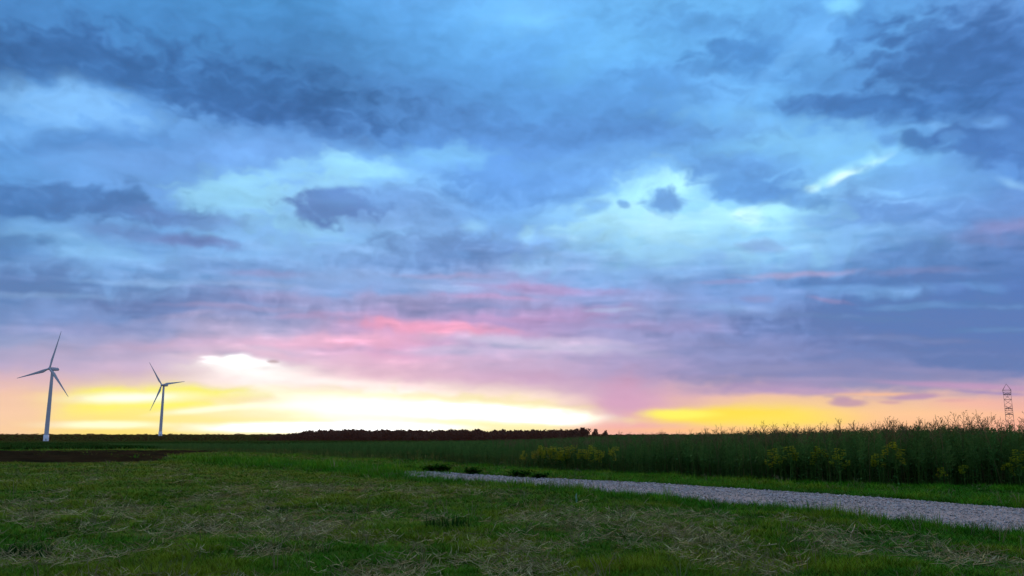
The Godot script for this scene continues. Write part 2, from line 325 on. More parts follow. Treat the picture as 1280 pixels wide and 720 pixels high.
func sky_material() -> PanoramaSkyMaterial:
	sky_setup()
	var table := []
	for row in SKY_COLORS:
		var r := []
		for c in row:
			r.append(lin(c[0], c[1], c[2]))
		table.append(r)
	var W := 4096
	var H := 2048
	var step := 360.0 / W
	# the whole sky, coarsely; clouds far from the view keep only their large forms
	var coarse := Image.create(512, 256, false, Image.FORMAT_RGBAF)
	coarse.fill(Color(0.10, 0.12, 0.10))
	for y in 129:
		for x in 512:
			var az := (x + 0.5) / 512.0 * 360.0 - 180.0
			var el := maxf(90.0 - (y + 0.5) / 256.0 * 180.0, 0.0)
			var c := sky_base(table, az, el, sky_bent(az, el))
			c = c * (1.0 + sky_texture(az, el) * 0.35 * clampf(el / 10.0, 0.15, 1.0))
			coarse.set_pixel(x, y, Color(c.r, c.g, c.b, 1.0))
	coarse.resize(W, H, Image.INTERPOLATE_CUBIC)
	# the part towards the sunset, finely
	var x0 := int(W / 2.0 - 44.0 / step)
	var w := int(88.0 / step)
	var h := int(36.0 / step)
	var bx := PackedFloat32Array()
	var by := PackedFloat32Array()
	var wisp := PackedFloat32Array()
	var col := PackedColorArray()
	wisp.resize(w * h)
	bx.resize(w * h)
	by.resize(w * h)
	col.resize(w * h)
	for j in h:
		var el := (j + 0.5) * step
		for i in w:
			var az := (x0 + i + 0.5) * step - 180.0
			var b := sky_bent(az, el)
			bx[j * w + i] = b.x
			by[j * w + i] = b.y
			wisp[j * w + i] = sky_wisp.get_noise_2d(b.x * 0.7, b.y * (1.6 + 1.8 * clampf(1.0 - el / 12.0, 0.0, 1.0)))
			col[j * w + i] = sky_base(table, az, el, b)
	for c in SKY_CLOUDS:
		var tone := lin(c[5], c[6], c[7])
		var cosine := cos(deg_to_rad(c[4]))
		var sine := sin(deg_to_rad(c[4]))
		var flat := cos(deg_to_rad(c[1]))
		var reach: float = maxf(c[2] / flat, c[3]) * 2.0 + 2.0
		var rise: float = absf(sine) * c[2] * 1.6 + c[3] * 2.2 + 1.6
		var i0 := maxi(int((c[0] - reach + 180.0) / step) - x0, 0)
		var i1 := mini(int((c[0] + reach + 180.0) / step) - x0, w - 1)
		var j0 := maxi(int((c[1] - rise) / step), 0)
		var j1 := mini(int((c[1] + rise) / step), h - 1)
		var inner: float = 0.75 - 0.68 * c[9]
		var outer: float = 1.2 + 0.55 * c[9]
		var follow: float = clampf(c[3] * 0.8 + 0.12, 0.2, 0.9)
		var fray: float = (0.75 if c[1] > 4.0 else 0.35) * clampf(c[3] * 1.1, 0.35, 1.0)
		for j in range(j0, j1 + 1):
			for i in range(i0, i1 + 1):
				var at := j * w + i
				var da: float = (lerpf((x0 + i + 0.5) * step - 180.0, bx[at], follow) - c[0]) * flat
				var de: float = lerpf((j + 0.5) * step, by[at], follow) - c[1]
				var p: float = (da * cosine + de * sine) / c[2]
				var q: float = (de * cosine - da * sine) / c[3]
				var d: float = sqrt(p * p + q * q) + wisp[at] * fray
				if d < outer:
					var m: float = clampf((outer - d) / (outer - inner), 0.0, 1.0)
					m = m * m * (3.0 - 2.0 * m) * c[8]
					col[at] = col[at].lerp(tone, m)
	for j in h:
		var el := (j + 0.5) * step
		for i in w:
			var az := (x0 + i + 0.5) * step - 180.0
			var c := col[j * w + i]
			var n := sky_texture(az, el) * 0.9 + wisp[j * w + i] * 0.45
			c = c * (1.0 + n * 0.22 * clampf(el / 11.0, 0.08, 1.0))
			# low layers lie in thin streaks, some of them flushed by the sunset
			var streak := sky_band.get_noise_2d(az * 0.22 + 300.0 + bx[j * w + i] * 0.04, el * 2.0 + by[j * w + i] * 0.4) * smoothstep(3.6, 6.0, el) * (1.0 - smoothstep(11.0, 17.0, el))
			streak *= clampf(0.45 + sky_warp.get_noise_2d(az * 2.0, el * 4.0 + 80.0) * 1.4, 0.0, 1.0)
			c = Color(c.r * (1.0 + streak * 0.38), c.g * (1.0 + streak * 0.22), c.b * (1.0 + streak * 0.16))
			# thick cloud is darker still, thin cloud lighter
			c = c * pow(maxf(c.get_luminance(), 0.05) / 0.31, 0.30 * smoothstep(4.0, 8.0, el))
			# gaps onto the afterglow are brighter than white
			c = c * (1.0 + 0.18 * (1.0 - smoothstep(1.2, 4.5, el)))        # seen through less haze than stands before it
			c = c * (1.0 + 0.7 * smoothstep(0.55, 1.3, c.b) * smoothstep(0.8, 1.1, c.r))
			coarse.set_pixel(x0 + i, H / 2 - 1 - j, Color(c.r, c.g, c.b, 1.0))
	# the panorama begins and ends at -z
	var turned := Image.create(W, H, false, Image.FORMAT_RGBAF)
	turned.blit_rect(coarse, Rect2i(W / 2, 0, W / 2, H), Vector2i(0, 0))
	turned.blit_rect(coarse, Rect2i(0, 0, W / 2, H), Vector2i(W / 2, 0))
	var m := PanoramaSkyMaterial.new()
	m.panorama = ImageTexture.create_from_image(turned)
	return m


func camera_and_light() -> void:
	var cam := Camera3D.new()
	cam.name = "camera"
	add_child(cam)
	cam.position = Vector3(0, EYE, 0)
	cam.rotation_degrees = Vector3(10.04, 0, 0)
	cam.fov = 38.03
	cam.near = 0.05
	cam.far = 9000.0
	cam.current = true
	var env := Environment.new()
	env.background_mode = Environment.BG_SKY
	env.sky = Sky.new()
	env.sky.sky_material = sky_material()
	env.tonemap_mode = Environment.TONE_MAPPER_LINEAR
	env.background_energy_multiplier = 0.86
	env.tonemap_exposure = 1.14
	env.sdfgi_enabled = true
	env.ssao_enabled = true
	env.ssil_enabled = true
	env.fog_enabled = true
	env.fog_density = 0.00005
	env.fog_light_color = Color(1.0, 0.68, 0.58)
	var we := WorldEnvironment.new()
	we.name = "world_environment"
	we.environment = env
	add_child(we)
	# the sun has just gone behind the cloud bank over the horizon, a little to the left of the middle
	var sun := DirectionalLight3D.new()
	sun.name = "sun"
	sun.light_color = Color(1.0, 0.72, 0.42)
	sun.light_energy = 0.5
	sun.light_angular_distance = 30.0
	sun.shadow_enabled = true
	add_child(sun)
	sun.rotation_degrees = Vector3(-20.0, 180.0 + 12.0, 0)


# ---------------------------------------------------------------- the lie of the land

const TRACK_FAR = [Vector2(-13, 44), Vector2(-9, 38.6), Vector2(-4.72, 33.4), Vector2(-2.3, 30.2), Vector2(0, 27.17), Vector2(3.58, 23.98), Vector2(6.12, 20.54), Vector2(7.79, 18.19), Vector2(9.18, 15.46), Vector2(11.5, 10.9), Vector2(14.5, 5), Vector2(19.5, -4.5), Vector2(25, -15.5)]
const TRACK_NEAR = [Vector2(-15, 41.5), Vector2(-11.4, 36.6), Vector2(-7.5, 32.5), Vector2(-3.6, 27.5), Vector2(-0.2, 23.0), Vector2(2.6, 18.8), Vector2(4.55, 15.6), Vector2(5.6, 13.3), Vector2(6.75, 11.4), Vector2(9, 7.5), Vector2(11.5, 3.5), Vector2(16.5, -6), Vector2(22, -17)]
const CROP_EDGE = [Vector2(-62, 126), Vector2(-45, 98), Vector2(-32, 80), Vector2(-18.37, 61.15), Vector2(-6.81, 45.43), Vector2(0, 35.26), Vector2(4.31, 28.82), Vector2(7.28, 24.39), Vector2(10.06, 22.47), Vector2(12.61, 21.14), Vector2(20, 16.5), Vector2(34, 6), Vector2(50, -6)]

var rough := FastNoiseLite.new()
var patchy := FastNoiseLite.new()
var speck := FastNoiseLite.new()
var rng := RandomNumberGenerator.new()
var taken := {}


func along(line: Array, x: float) -> float:
	if x <= line[0].x:
		return line[0].y + (line[0].x - x)
	for i in line.size() - 1:
		if x <= line[i + 1].x:
			return lerpf(line[i].y, line[i + 1].y, (x - line[i].x) / (line[i + 1].x - line[i].x))
	return -1000.0


func land(x: float, z: float) -> float:
	var r := Vector2(x, z).length()
	var y := 0.0
	if r > 60.0:
		y = -4.7 * smoothstep(60.0, 1000.0, r) * 0.5 - 2.35 * clampf((r - 60.0) / 940.0, 0.0, 1.0)
		y += 5.6 * smoothstep(1075.0, 1400.0, r) + 3.0 * smoothstep(1400.0, 2300.0, r)
	if r < 140.0:
		var d := -z
		var edge := minf(absf(d - along(TRACK_FAR, x)), absf(d - along(TRACK_NEAR, x)))
		if d < along(TRACK_FAR, x) and d > along(TRACK_NEAR, x):
			edge = 0.0
		y += rough.get_noise_2d(x, z) * 0.07 * smoothstep(0.4, 2.5, edge) * (1.0 - smoothstep(90.0, 140.0, r))
	return y


func in_track(x: float, d: float, slack := 0.0) -> bool:
	if x < -16.0:
		return false
	var wave := speck.get_noise_2d(x * 1.6, d * 1.6) * 0.6
	return d < along(TRACK_FAR, x) - slack + wave and d > along(TRACK_NEAR, x) + slack + wave


func in_crop(x: float, d: float) -> bool:
	return d > along(CROP_EDGE, x) and x > -62.0


func in_soil(x: float, d: float) -> bool:
	return d > 41.0 + patchy.get_noise_2d(x * 0.5, 3.0) * 2.0 and d < 72.0 and x < -17.0 - (d - 41.0) * 0.26 + patchy.get_noise_2d(d * 0.4, 90.0) * 3.0 and x > -95.0


# ---------------------------------------------------------------- helpers

func mesh_of(st: SurfaceTool, material: Material) -> ArrayMesh:
	st.generate_normals()
	var m := st.commit()
	m.surface_set_material(0, material)
	return m


func begin() -> SurfaceTool:
	var st := SurfaceTool.new()
	st.begin(Mesh.PRIMITIVE_TRIANGLES)
	return st


func put(called: String, m: Mesh, parent: Node = self) -> MeshInstance3D:
	var o := MeshInstance3D.new()
	o.name = called
	o.mesh = m
	parent.add_child(o, true)
	return o


func tag(o: Node, label: String, category: String, group := "", kind := "") -> void:
	if label:
		o.set_meta("label", label)
	if category:
		o.set_meta("category", category)
	if group:
		o.set_meta("group", group)
	if kind:
		o.set_meta("kind", kind)


func numbered(called: String) -> String:
	if not taken.has(called):
		taken[called] = 0
		return called
	taken[called] += 1
	return "%s_%03d" % [called, taken[called]]


func thing(called: String, at: Vector3, label: String, category: String, group := "") -> Node3D:
	var o := Node3D.new()
	o.name = numbered(called)
	add_child(o)
	o.position = at
	tag(o, label, category, group)
	return o


func paint(color: Color, roughness := 0.8) -> StandardMaterial3D:
	var m := StandardMaterial3D.new()
	m.albedo_color = color.linear_to_srgb()
	m.roughness = roughness
	m.metallic_specular = 0.3
	return m


func tinted(roughness := 0.75, back := 0.0) -> StandardMaterial3D:
	var m := StandardMaterial3D.new()
	m.vertex_color_use_as_albedo = true
	m.roughness = roughness
	m.metallic_specular = 0.15
	m.cull_mode = BaseMaterial3D.CULL_DISABLED
	if back > 0.0:
		m.backlight_enabled = true
		m.backlight = Color(back, back, back)
	return m


func noise_texture(size: int, seed_: int, frequency: float, octaves: int, ramp: Array, normal := false) -> NoiseTexture2D:
	var n := FastNoiseLite.new()
	n.seed = seed_
	n.frequency = frequency
	n.fractal_octaves = octaves
	n.noise_type = FastNoiseLite.TYPE_SIMPLEX_SMOOTH
	var t := NoiseTexture2D.new()
	t.width = size
	t.height = size
	t.seamless = true
	t.noise = n
	if normal:
		t.as_normal_map = true
		t.bump_strength = 6.0
	elif ramp:
		var g := Gradient.new()
		g.offsets = PackedFloat32Array(range(ramp.size()).map(func(i): return float(i) / (ramp.size() - 1)))
		g.colors = PackedColorArray(ramp.map(func(c): return c.linear_to_srgb()))
		t.color_ramp = g
	return t


func tri(st: SurfaceTool, a: Vector3, b: Vector3, c: Vector3, color: Color) -> void:
	for p in [a, b, c]:
		st.set_color(color)
		st.add_vertex(p)


func quad(st: SurfaceTool, a: Vector3, b: Vector3, c: Vector3, d: Vector3, color: Color) -> void:
	tri(st, a, b, c, color)
	tri(st, a, c, d, color)


func tube(st: SurfaceTool, points: Array, radii: Array, sides: int, color: Color, caps := true) -> void:
	var rings := []
	for i in points.size():
		var dir: Vector3 = (points[mini(i + 1, points.size() - 1)] - points[maxi(i - 1, 0)]).normalized()
		var u := dir.cross(Vector3.RIGHT if absf(dir.x) < 0.8 else Vector3.UP).normalized()
		var v := dir.cross(u)
		var ring := []
		for k in sides:
			var a := TAU * k / sides
			ring.append(points[i] + (u * cos(a) + v * sin(a)) * radii[i])
		rings.append(ring)
	for i in points.size() - 1:
		for k in sides:
			var n := (k + 1) % sides
			quad(st, rings[i][k], rings[i + 1][k], rings[i + 1][n], rings[i][n], color)
	if caps:
		for k in range(1, sides - 1):
			tri(st, rings[0][0], rings[0][k], rings[0][k + 1], color)
			tri(st, rings[-1][0], rings[-1][k + 1], rings[-1][k], color)


func blade(st: SurfaceTool, at: Vector3, out: Vector3, height: float, width: float, lean: float, color: Color) -> void:
	var side := Vector3(-out.z, 0, out.x) * width * 0.5
	var mid := at + out * lean * 0.35 + Vector3.UP * height * 0.6
	var tip := at + out * lean + Vector3.UP * height * (1.0 if lean < height else 0.8)
	quad(st, at - side, mid - side * 0.75, mid + side * 0.75, at + side, color)
	tri(st, mid - side * 0.75, tip, mid + side * 0.75, color)


func leaf(st: SurfaceTool, at: Vector3, dir: Vector3, up: Vector3, length: float, width: float, color: Color) -> void:
	var side := dir.cross(up).normalized() * width * 0.5
	var mid := at + dir * length * 0.5 + up * length * 0.06
	var tip := at + dir * length - up * length * 0.08
	tri(st, at, mid - side, mid + side, color)
	tri(st, mid - side, tip, mid + side, color)


func shade(v: float) -> Color:
	return Color(v, v, v)


func scatter(called: String, m: Mesh, places: Array, tints: Array, parent: Node) -> MultiMeshInstance3D:
	var mm := MultiMesh.new()
	mm.transform_format = MultiMesh.TRANSFORM_3D
	mm.use_colors = true
	mm.mesh = m
	mm.instance_count = places.size()
	for i in places.size():
		mm.set_instance_transform(i, places[i])
		mm.set_instance_color(i, tints[i])
	var o := MultiMeshInstance3D.new()
	o.name = called
	o.multimesh = mm
	parent.add_child(o, true)
	return o


func upright(at: Vector3, turn: float, wide: float, tall: float, tilt := 0.0) -> Transform3D:
	var b := Basis(Vector3.UP, turn)
	if tilt != 0.0:
		b = Basis(Vector3(cos(turn * 7.0), 0, sin(turn * 7.0)), tilt) * b
	return Transform3D(b * Basis.from_scale(Vector3(wide, tall, wide)), at)


func stuff(called: String, label: String, category: String) -> Node3D:
	var o := Node3D.new()
	o.name = called
	add_child(o)
	tag(o, label, category, "", "stuff")
	return o


# ---------------------------------------------------------------- the ground

func build_ground() -> void:
	var st := begin()
	var radii := [0.0]
	while radii[-1] < 80.0:
		radii.append(radii[-1] + 0.6)
	while radii[-1] < 2600.0:
		radii.append(radii[-1] * 1.075)
	var sectors := 300
	var rows := []
	for r in radii:
		var row := PackedVector3Array()
		for k in sectors + 1:
			var a := TAU * (k % sectors) / sectors
			var x: float = sin(a) * r
			var z: float = -cos(a) * r
			row.append(Vector3(x, land(x, z), z))
		rows.append(row)
	for i in rows.size() - 1:
		for k in sectors:
			if i > 0:
				quad(st, rows[i][k], rows[i + 1][k], rows[i + 1][k + 1], rows[i][k + 1], Color.WHITE)
			else:
				tri(st, rows[0][k], rows[1][k], rows[1][k + 1], Color.WHITE)
	var m := StandardMaterial3D.new()
	m.albedo_texture = noise_texture(512, 3, 0.02, 5, [Color(0.030, 0.070, 0.014), Color(0.040, 0.105, 0.016), Color(0.050, 0.120, 0.020), Color(0.055, 0.120, 0.018), Color(0.080, 0.115, 0.026)])
	m.detail_enabled = true
	m.detail_blend_mode = BaseMaterial3D.BLEND_MODE_MUL
	m.detail_albedo = noise_texture(512, 4, 0.03, 5, [Color(0.45, 0.42, 0.35), Color(0.9, 0.9, 0.85), Color(1, 1, 1)])
	m.detail_uv_layer = BaseMaterial3D.DETAIL_UV_1
	m.uv1_triplanar = true
	m.uv1_world_triplanar = true
	m.uv1_scale = Vector3(0.09, 0.09, 0.09)
	m.roughness = 1.0
	m.metallic_specular = 0.0
	tag(put("ground", mesh_of(st, m)), "", "", "", "structure")


func build_track() -> void:
	var st := begin()
	var n := 260
	var rows := []
	var across := 12
	for i in n + 1:
		var u := float(i) / n * (TRACK_FAR.size() - 1)
		var k := mini(int(u), TRACK_FAR.size() - 2)
		var t := u - k
		var q := func(line: Array) -> Vector2:
			return line[k].cubic_interpolate(line[k + 1], line[maxi(k - 1, 0)], line[mini(k + 2, line.size() - 1)], t)
		var a: Vector2 = q.call(TRACK_NEAR)
		var b: Vector2 = q.call(TRACK_FAR)
		var side := (b - a).normalized()
		a -= side * (speck.get_noise_2d(u * 9.0, 1.0) * 0.3)
		b += side * (speck.get_noise_2d(u * 9.0, 40.0) * 0.3)
		var row := PackedVector3Array()
		for j in across + 1:
			var s := float(j) / across
			var p := a.lerp(b, s)
			var rut := exp(-pow((s - 0.26) / 0.08, 2.0)) + exp(-pow((s - 0.74) / 0.08, 2.0))
			var y := land(p.x, -p.y) + 0.012 + 0.05 * sin(s * PI) - 0.025 * rut + speck.get_noise_2d(p.x * 3.0, p.y * 3.0) * 0.012 * sin(s * PI)
			row.append(Vector3(p.x, y, -p.y))
		rows.append(row)
	for i in n:
		for j in across:
			quad(st, rows[i][j], rows[i][j + 1], rows[i + 1][j + 1], rows[i + 1][j], Color.WHITE)
	var m := StandardMaterial3D.new()
	m.albedo_texture = noise_texture(512, 8, 0.05, 4, [Color(0.20, 0.17, 0.14), Color(0.36, 0.32, 0.27), Color(0.44, 0.40, 0.34), Color(0.54, 0.49, 0.42)])
	m.normal_enabled = true
	m.normal_texture = noise_texture(512, 9, 0.12, 3, [], true)
	m.uv1_triplanar = true
	m.uv1_world_triplanar = true
	m.uv1_scale = Vector3(0.45, 0.45, 0.45)
	m.roughness = 0.95
	m.metallic_specular = 0.2
	tag(put("gravel_track", mesh_of(st, m)), "", "", "", "structure")
	# loose stones on it
	var stones := begin()
	var pts := []
	for i in 6:
		pts.append([Vector3.RIGHT, Vector3.LEFT, Vector3.UP, Vector3.DOWN, Vector3.FORWARD, Vector3.BACK][i] * rng.randf_range(0.7, 1.15) * Vector3(1, 0.6, 0.85))
	for f in [[0, 2, 4], [4, 2, 1], [1, 2, 5], [5, 2, 0], [4, 3, 0], [1, 3, 4], [5, 3, 1], [0, 3, 5]]:
		tri(stones, pts[f[0]], pts[f[2]], pts[f[1]], Color.WHITE)
	var places := []
	var tints := []
	while places.size() < 34000:
		var k := rng.randi_range(1, TRACK_FAR.size() - 3)
		var t := rng.randf()
		var a: Vector2 = TRACK_NEAR[k].lerp(TRACK_NEAR[k + 1], t)
		var b: Vector2 = TRACK_FAR[k].lerp(TRACK_FAR[k + 1], t)
		if rng.randf() > (b.distance_to(a)) / 5.0:
			continue
		var s := rng.randf_range(0.0, 1.0)
		var p := a.lerp(b, s)
		var size := rng.randf_range(0.008, 0.02) * (1.8 if rng.randf() < 0.12 else 1.0) * (1.0 + clampf((p.y - 14.0) / 22.0, 0.0, 0.8))
		var rut := exp(-pow((s - 0.26) / 0.08, 2.0)) + exp(-pow((s - 0.74) / 0.08, 2.0))
		places.append(Transform3D(Basis.from_euler(Vector3(rng.randf_range(-0.5, 0.5), rng.randf() * TAU, rng.randf_range(-0.5, 0.5))).scaled(Vector3.ONE * size), Vector3(p.x, land(p.x, -p.y) + 0.012 + 0.05 * sin(s * PI) - 0.025 * rut + size * 0.3, -p.y)))
		var v := rng.randf_range(0.2, 0.58)
		tints.append(Color(v * rng.randf_range(0.95, 1.05), v * 0.95, v * rng.randf_range(0.78, 0.9)))
	var g := stuff("loose_gravel", "pale grey gravel lying loose on the farm track", "gravel")
	scatter("stones", mesh_of(stones, tinted(0.9)), places, tints, g)


func build_soil() -> void:
	# a strip of ploughed earth beyond the grass: furrows run across the view
	var st := begin()
	var rows := []
	var steps := 120
	var cols := 90
	for i in steps + 1:
		var d := lerpf(40.0, 73.0, float(i) / steps)
		var right := -17.0 - (d - 41.0) * 0.26 + patchy.get_noise_2d(d * 0.4, 90.0) * 3.0
		var row := PackedVector3Array()
		for j in cols + 1:
			var s := float(j) / cols
			var x := lerpf(-95.0, right, s)
			var dd := d + patchy.get_noise_2d(x * 0.5, 3.0) * 2.0 * (1.0 - float(i) / steps)
			var rim := minf(minf(float(i), float(steps - i)) / 4.0, minf(float(j), float(cols - j)) / 2.0)
			var y := land(x, -dd) - 0.05 + clampf(rim, 0.0, 1.0) * (0.14 + 0.07 * sin(dd * 6.5) + speck.get_noise_2d(x * 4.0, dd * 4.0) * 0.08)
			row.append(Vector3(x, y, -dd))
		rows.append(row)
	for i in steps:
		for j in cols:
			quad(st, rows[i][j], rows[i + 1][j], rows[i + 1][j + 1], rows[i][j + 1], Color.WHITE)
	var m := StandardMaterial3D.new()
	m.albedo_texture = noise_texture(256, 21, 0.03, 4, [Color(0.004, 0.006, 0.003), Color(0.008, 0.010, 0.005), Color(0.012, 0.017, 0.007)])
	m.uv1_triplanar = true
	m.uv1_world_triplanar = true
	m.uv1_scale = Vector3(0.2, 0.2, 0.2)
	m.roughness = 1.0
	m.metallic_specular = 0.05
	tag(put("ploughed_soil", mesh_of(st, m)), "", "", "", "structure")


# ---------------------------------------------------------------- grass

func tuft_mesh(blades: int, spread: float, tall: float, wide: float, lean: float, material: Material) -> ArrayMesh:
	var st := begin()
	for i in blades:
		var a := rng.randf() * TAU
		var out := Vector3(cos(a), 0, sin(a))
		var b := rng.randf() * TAU
		var at := Vector3(cos(b), 0, sin(b)) * spread * sqrt(rng.randf())
		at.y = -0.02
		var h := tall * rng.randf_range(0.5, 1.0)
		var v := rng.randf_range(0.7, 1.25)
		blade(st, at, out, h, wide * rng.randf_range(0.7, 1.2), h * lean * rng.randf_range(0.3, 1.2), Color(v * rng.randf_range(0.9, 1.15), v, v * 0.95))
	return mesh_of(st, material)


func dryness(x: float, d: float) -> float:
	# mown stalks lie in patches; the strip along the track stays green
	var n := patchy.get_noise_2d(x * 1.6, d * 1.3) * 0.5 + patchy.get_noise_2d(x * 6.0 + 70.0, d * 5.0) * 0.75
	for p in [[-4.2, 12.0, 2.6, 4.0], [-5.5, 20.0, 3.0, 4.0], [-1.0, 19.0, 3.0, 2.2], [2.6, 10.8, 2.2, 1.8], [-1.2, 9.2, 3.0, 1.6], [4.6, 9.4, 1.4, 1.2], [1.2, 13.5, 1.8, 1.3]]:
		var q := Vector2((x - p[0]) / p[2], (d - p[1]) / p[3]).length()
		n += 0.34 * (1.0 - smoothstep(0.3, 1.5, q))
	var verge := along(TRACK_NEAR, x) - d
	if d < along(TRACK_FAR, x):
		n -= 0.9 * (1.0 - smoothstep(0.8, 3.4, verge))
	else:
		n -= 1.0
	return n


func build_grass() -> void:
	var material := tinted(0.7, 0.4)
	var kinds := [tuft_mesh(13, 0.055, 0.15, 0.007, 0.6, material), tuft_mesh(11, 0.07, 0.11, 0.008, 1.0, material), tuft_mesh(9, 0.04, 0.22, 0.006, 0.45, material), tuft_mesh(8, 0.09, 0.07, 0.014, 1.3, material)]
	var places := [[], [], [], []]
	var tints := [[], [], [], []]
	var total := 300000
	for i in total:
		var u := rng.randf()
		var r := 4.2 * pow(140.0 / 4.2, pow(u, 0.92))
		var a := deg_to_rad(rng.randf_range(-46.0, 46.0))
		var x := sin(a) * r
		var d := cos(a) * r
		var overgrown := clampf(smoothstep(-1.6, -5.4, x) + speck.get_noise_2d(x * 1.1, d * 1.1) * 0.5 * smoothstep(-1.0, -2.5, x), 0.0, 1.0)      # the track is grown over where it goes off
		if (in_track(x, d, -0.05 + 0.35 * rng.randf() * rng.randf()) and rng.randf() > overgrown * 0.95) or in_crop(x, d - 0.3) or (in_soil(x, d) and rng.randf() < 0.93):
			continue
		var dry := dryness(x, d)
		var beyond := d > along(TRACK_FAR, x)
		var verge := along(TRACK_NEAR, x) - d
		var lush := (1.0 - smoothstep(0.3, 2.8, verge)) if not beyond else 0.5
		var n := patchy.get_noise_2d(x * 2.2 - 40.0, d * 2.2)
		var fine := speck.get_noise_2d(x * 2.0, d * 2.0)
		if dry > 0.6 and rng.randf() < 0.2:
			continue
		var kind := 0
		var pick := rng.randf()
		if lush > 0.4 and pick < 0.35:
			kind = 2
		elif dry > 0.25 or pick < 0.35:
			kind = 1
		elif pick > 0.9:
			kind = 3
		var tall := (0.75 + 0.5 * n + 0.35 * fine) * lerpf(0.85, 1.15, lush) * rng.randf_range(0.7, 1.25)
		if dry > 0.25:
			tall *= 0.75
		if overgrown > 0.3 and in_track(x, d, -1.0):
			tall *= 1.5
		if verge > -0.6 and verge < 0.5 and rng.randf() < 0.25:
			tall *= 1.5
		var wide := 1.0 + clampf((r - 7.0) / 16.0, 0.0, 5.5)
		places[kind].append(upright(Vector3(x, land(x, -d), -d), rng.randf() * TAU, wide, maxf(tall, 0.3) * (1.0 + clampf((r - 25.0) / 120.0, 0.0, 0.4)), rng.randf_range(-0.15, 0.15)))
		var green := Color(0.048, 0.222, 0.006)
		var olive := Color(0.140, 0.205, 0.010)
		var straw := Color(0.30, 0.25, 0.13)
		var c := green.lerp(olive, clampf(0.30 + n * 1.3 + fine * 0.7 + rng.randf_range(-0.3, 0.3) - lush * 0.5, 0.0, 1.0))
		if rng.randf() < clampf(dry * 0.4, 0.02, 0.16):
			c = c.lerp(straw, rng.randf_range(0.4, 1.0))
		c = c * rng.randf_range(0.65, 1.25) * clampf(1.0 + fine * 0.6 + n * 0.4, 0.5, 1.5)
		tints[kind].append(Color(c.r, c.g, c.b, 1.0))
	var g := stuff("grass", "rough green grass of the verge and the open field", "grass")
	for k in 4:
		scatter(["short_tufts", "bent_tufts", "tall_tufts", "broad_leaves"][k], kinds[k], places[k], tints[k], g)
	print("grass ", places[0].size() + places[1].size() + places[2].size() + places[3].size())
	build_far_field()
	build_straw()
	build_seed_stalks()


func build_far_field() -> void:
	# the field that falls away towards the turbines and rises again to the skyline
	var st := begin()
	for i in 60:
		var a := rng.randf() * TAU
		var at := Vector3(rng.randf_range(-1, 1), -0.1, rng.randf_range(-1, 1))
		var v := rng.randf_range(0.7, 1.25)
		blade(st, at, Vector3(cos(a), 0, sin(a)), rng.randf_range(0.7, 1.0), 0.10, 0.2, Color(v, v, v))
	var places := []
	var tints := []
	for i in 80000:
		var r := 95.0 * pow(2200.0 / 95.0, pow(rng.randf(), 1.15))
		var az := deg_to_rad(rng.randf_range(-46.0, 46.0))
		var x := sin(az) * r
		var z := -cos(az) * r
		if in_crop(x, -z) and r < 170.0:
			continue
		var wide := r / 55.0
		places.append(upright(Vector3(x, land(x, z), z), rng.randf() * TAU, wide, rng.randf_range(0.38, 0.5) * (1.0 + r / 2500.0)))
		var n := patchy.get_noise_2d(x * 0.12, z * 0.05)
		var c := Color(0.030, 0.095, 0.012).lerp(Color(0.055, 0.095, 0.016), clampf(0.4 + n * 1.2, 0.0, 1.0)) * rng.randf_range(0.85, 1.15)
		if r > 850.0:
			c = Color(0.018, 0.085, 0.006) * rng.randf_range(0.85, 1.15)
		tints.append(Color(c.r, c.g, c.b, 1.0))
	var g := stuff("distant_cereal", "even dark green cereal field stretching away to the wind turbines", "crop")
	var dull := tinted(1.0)
	dull.metallic_specular = 0.0
	scatter("stalks", mesh_of(st, dull), places, tints, g)


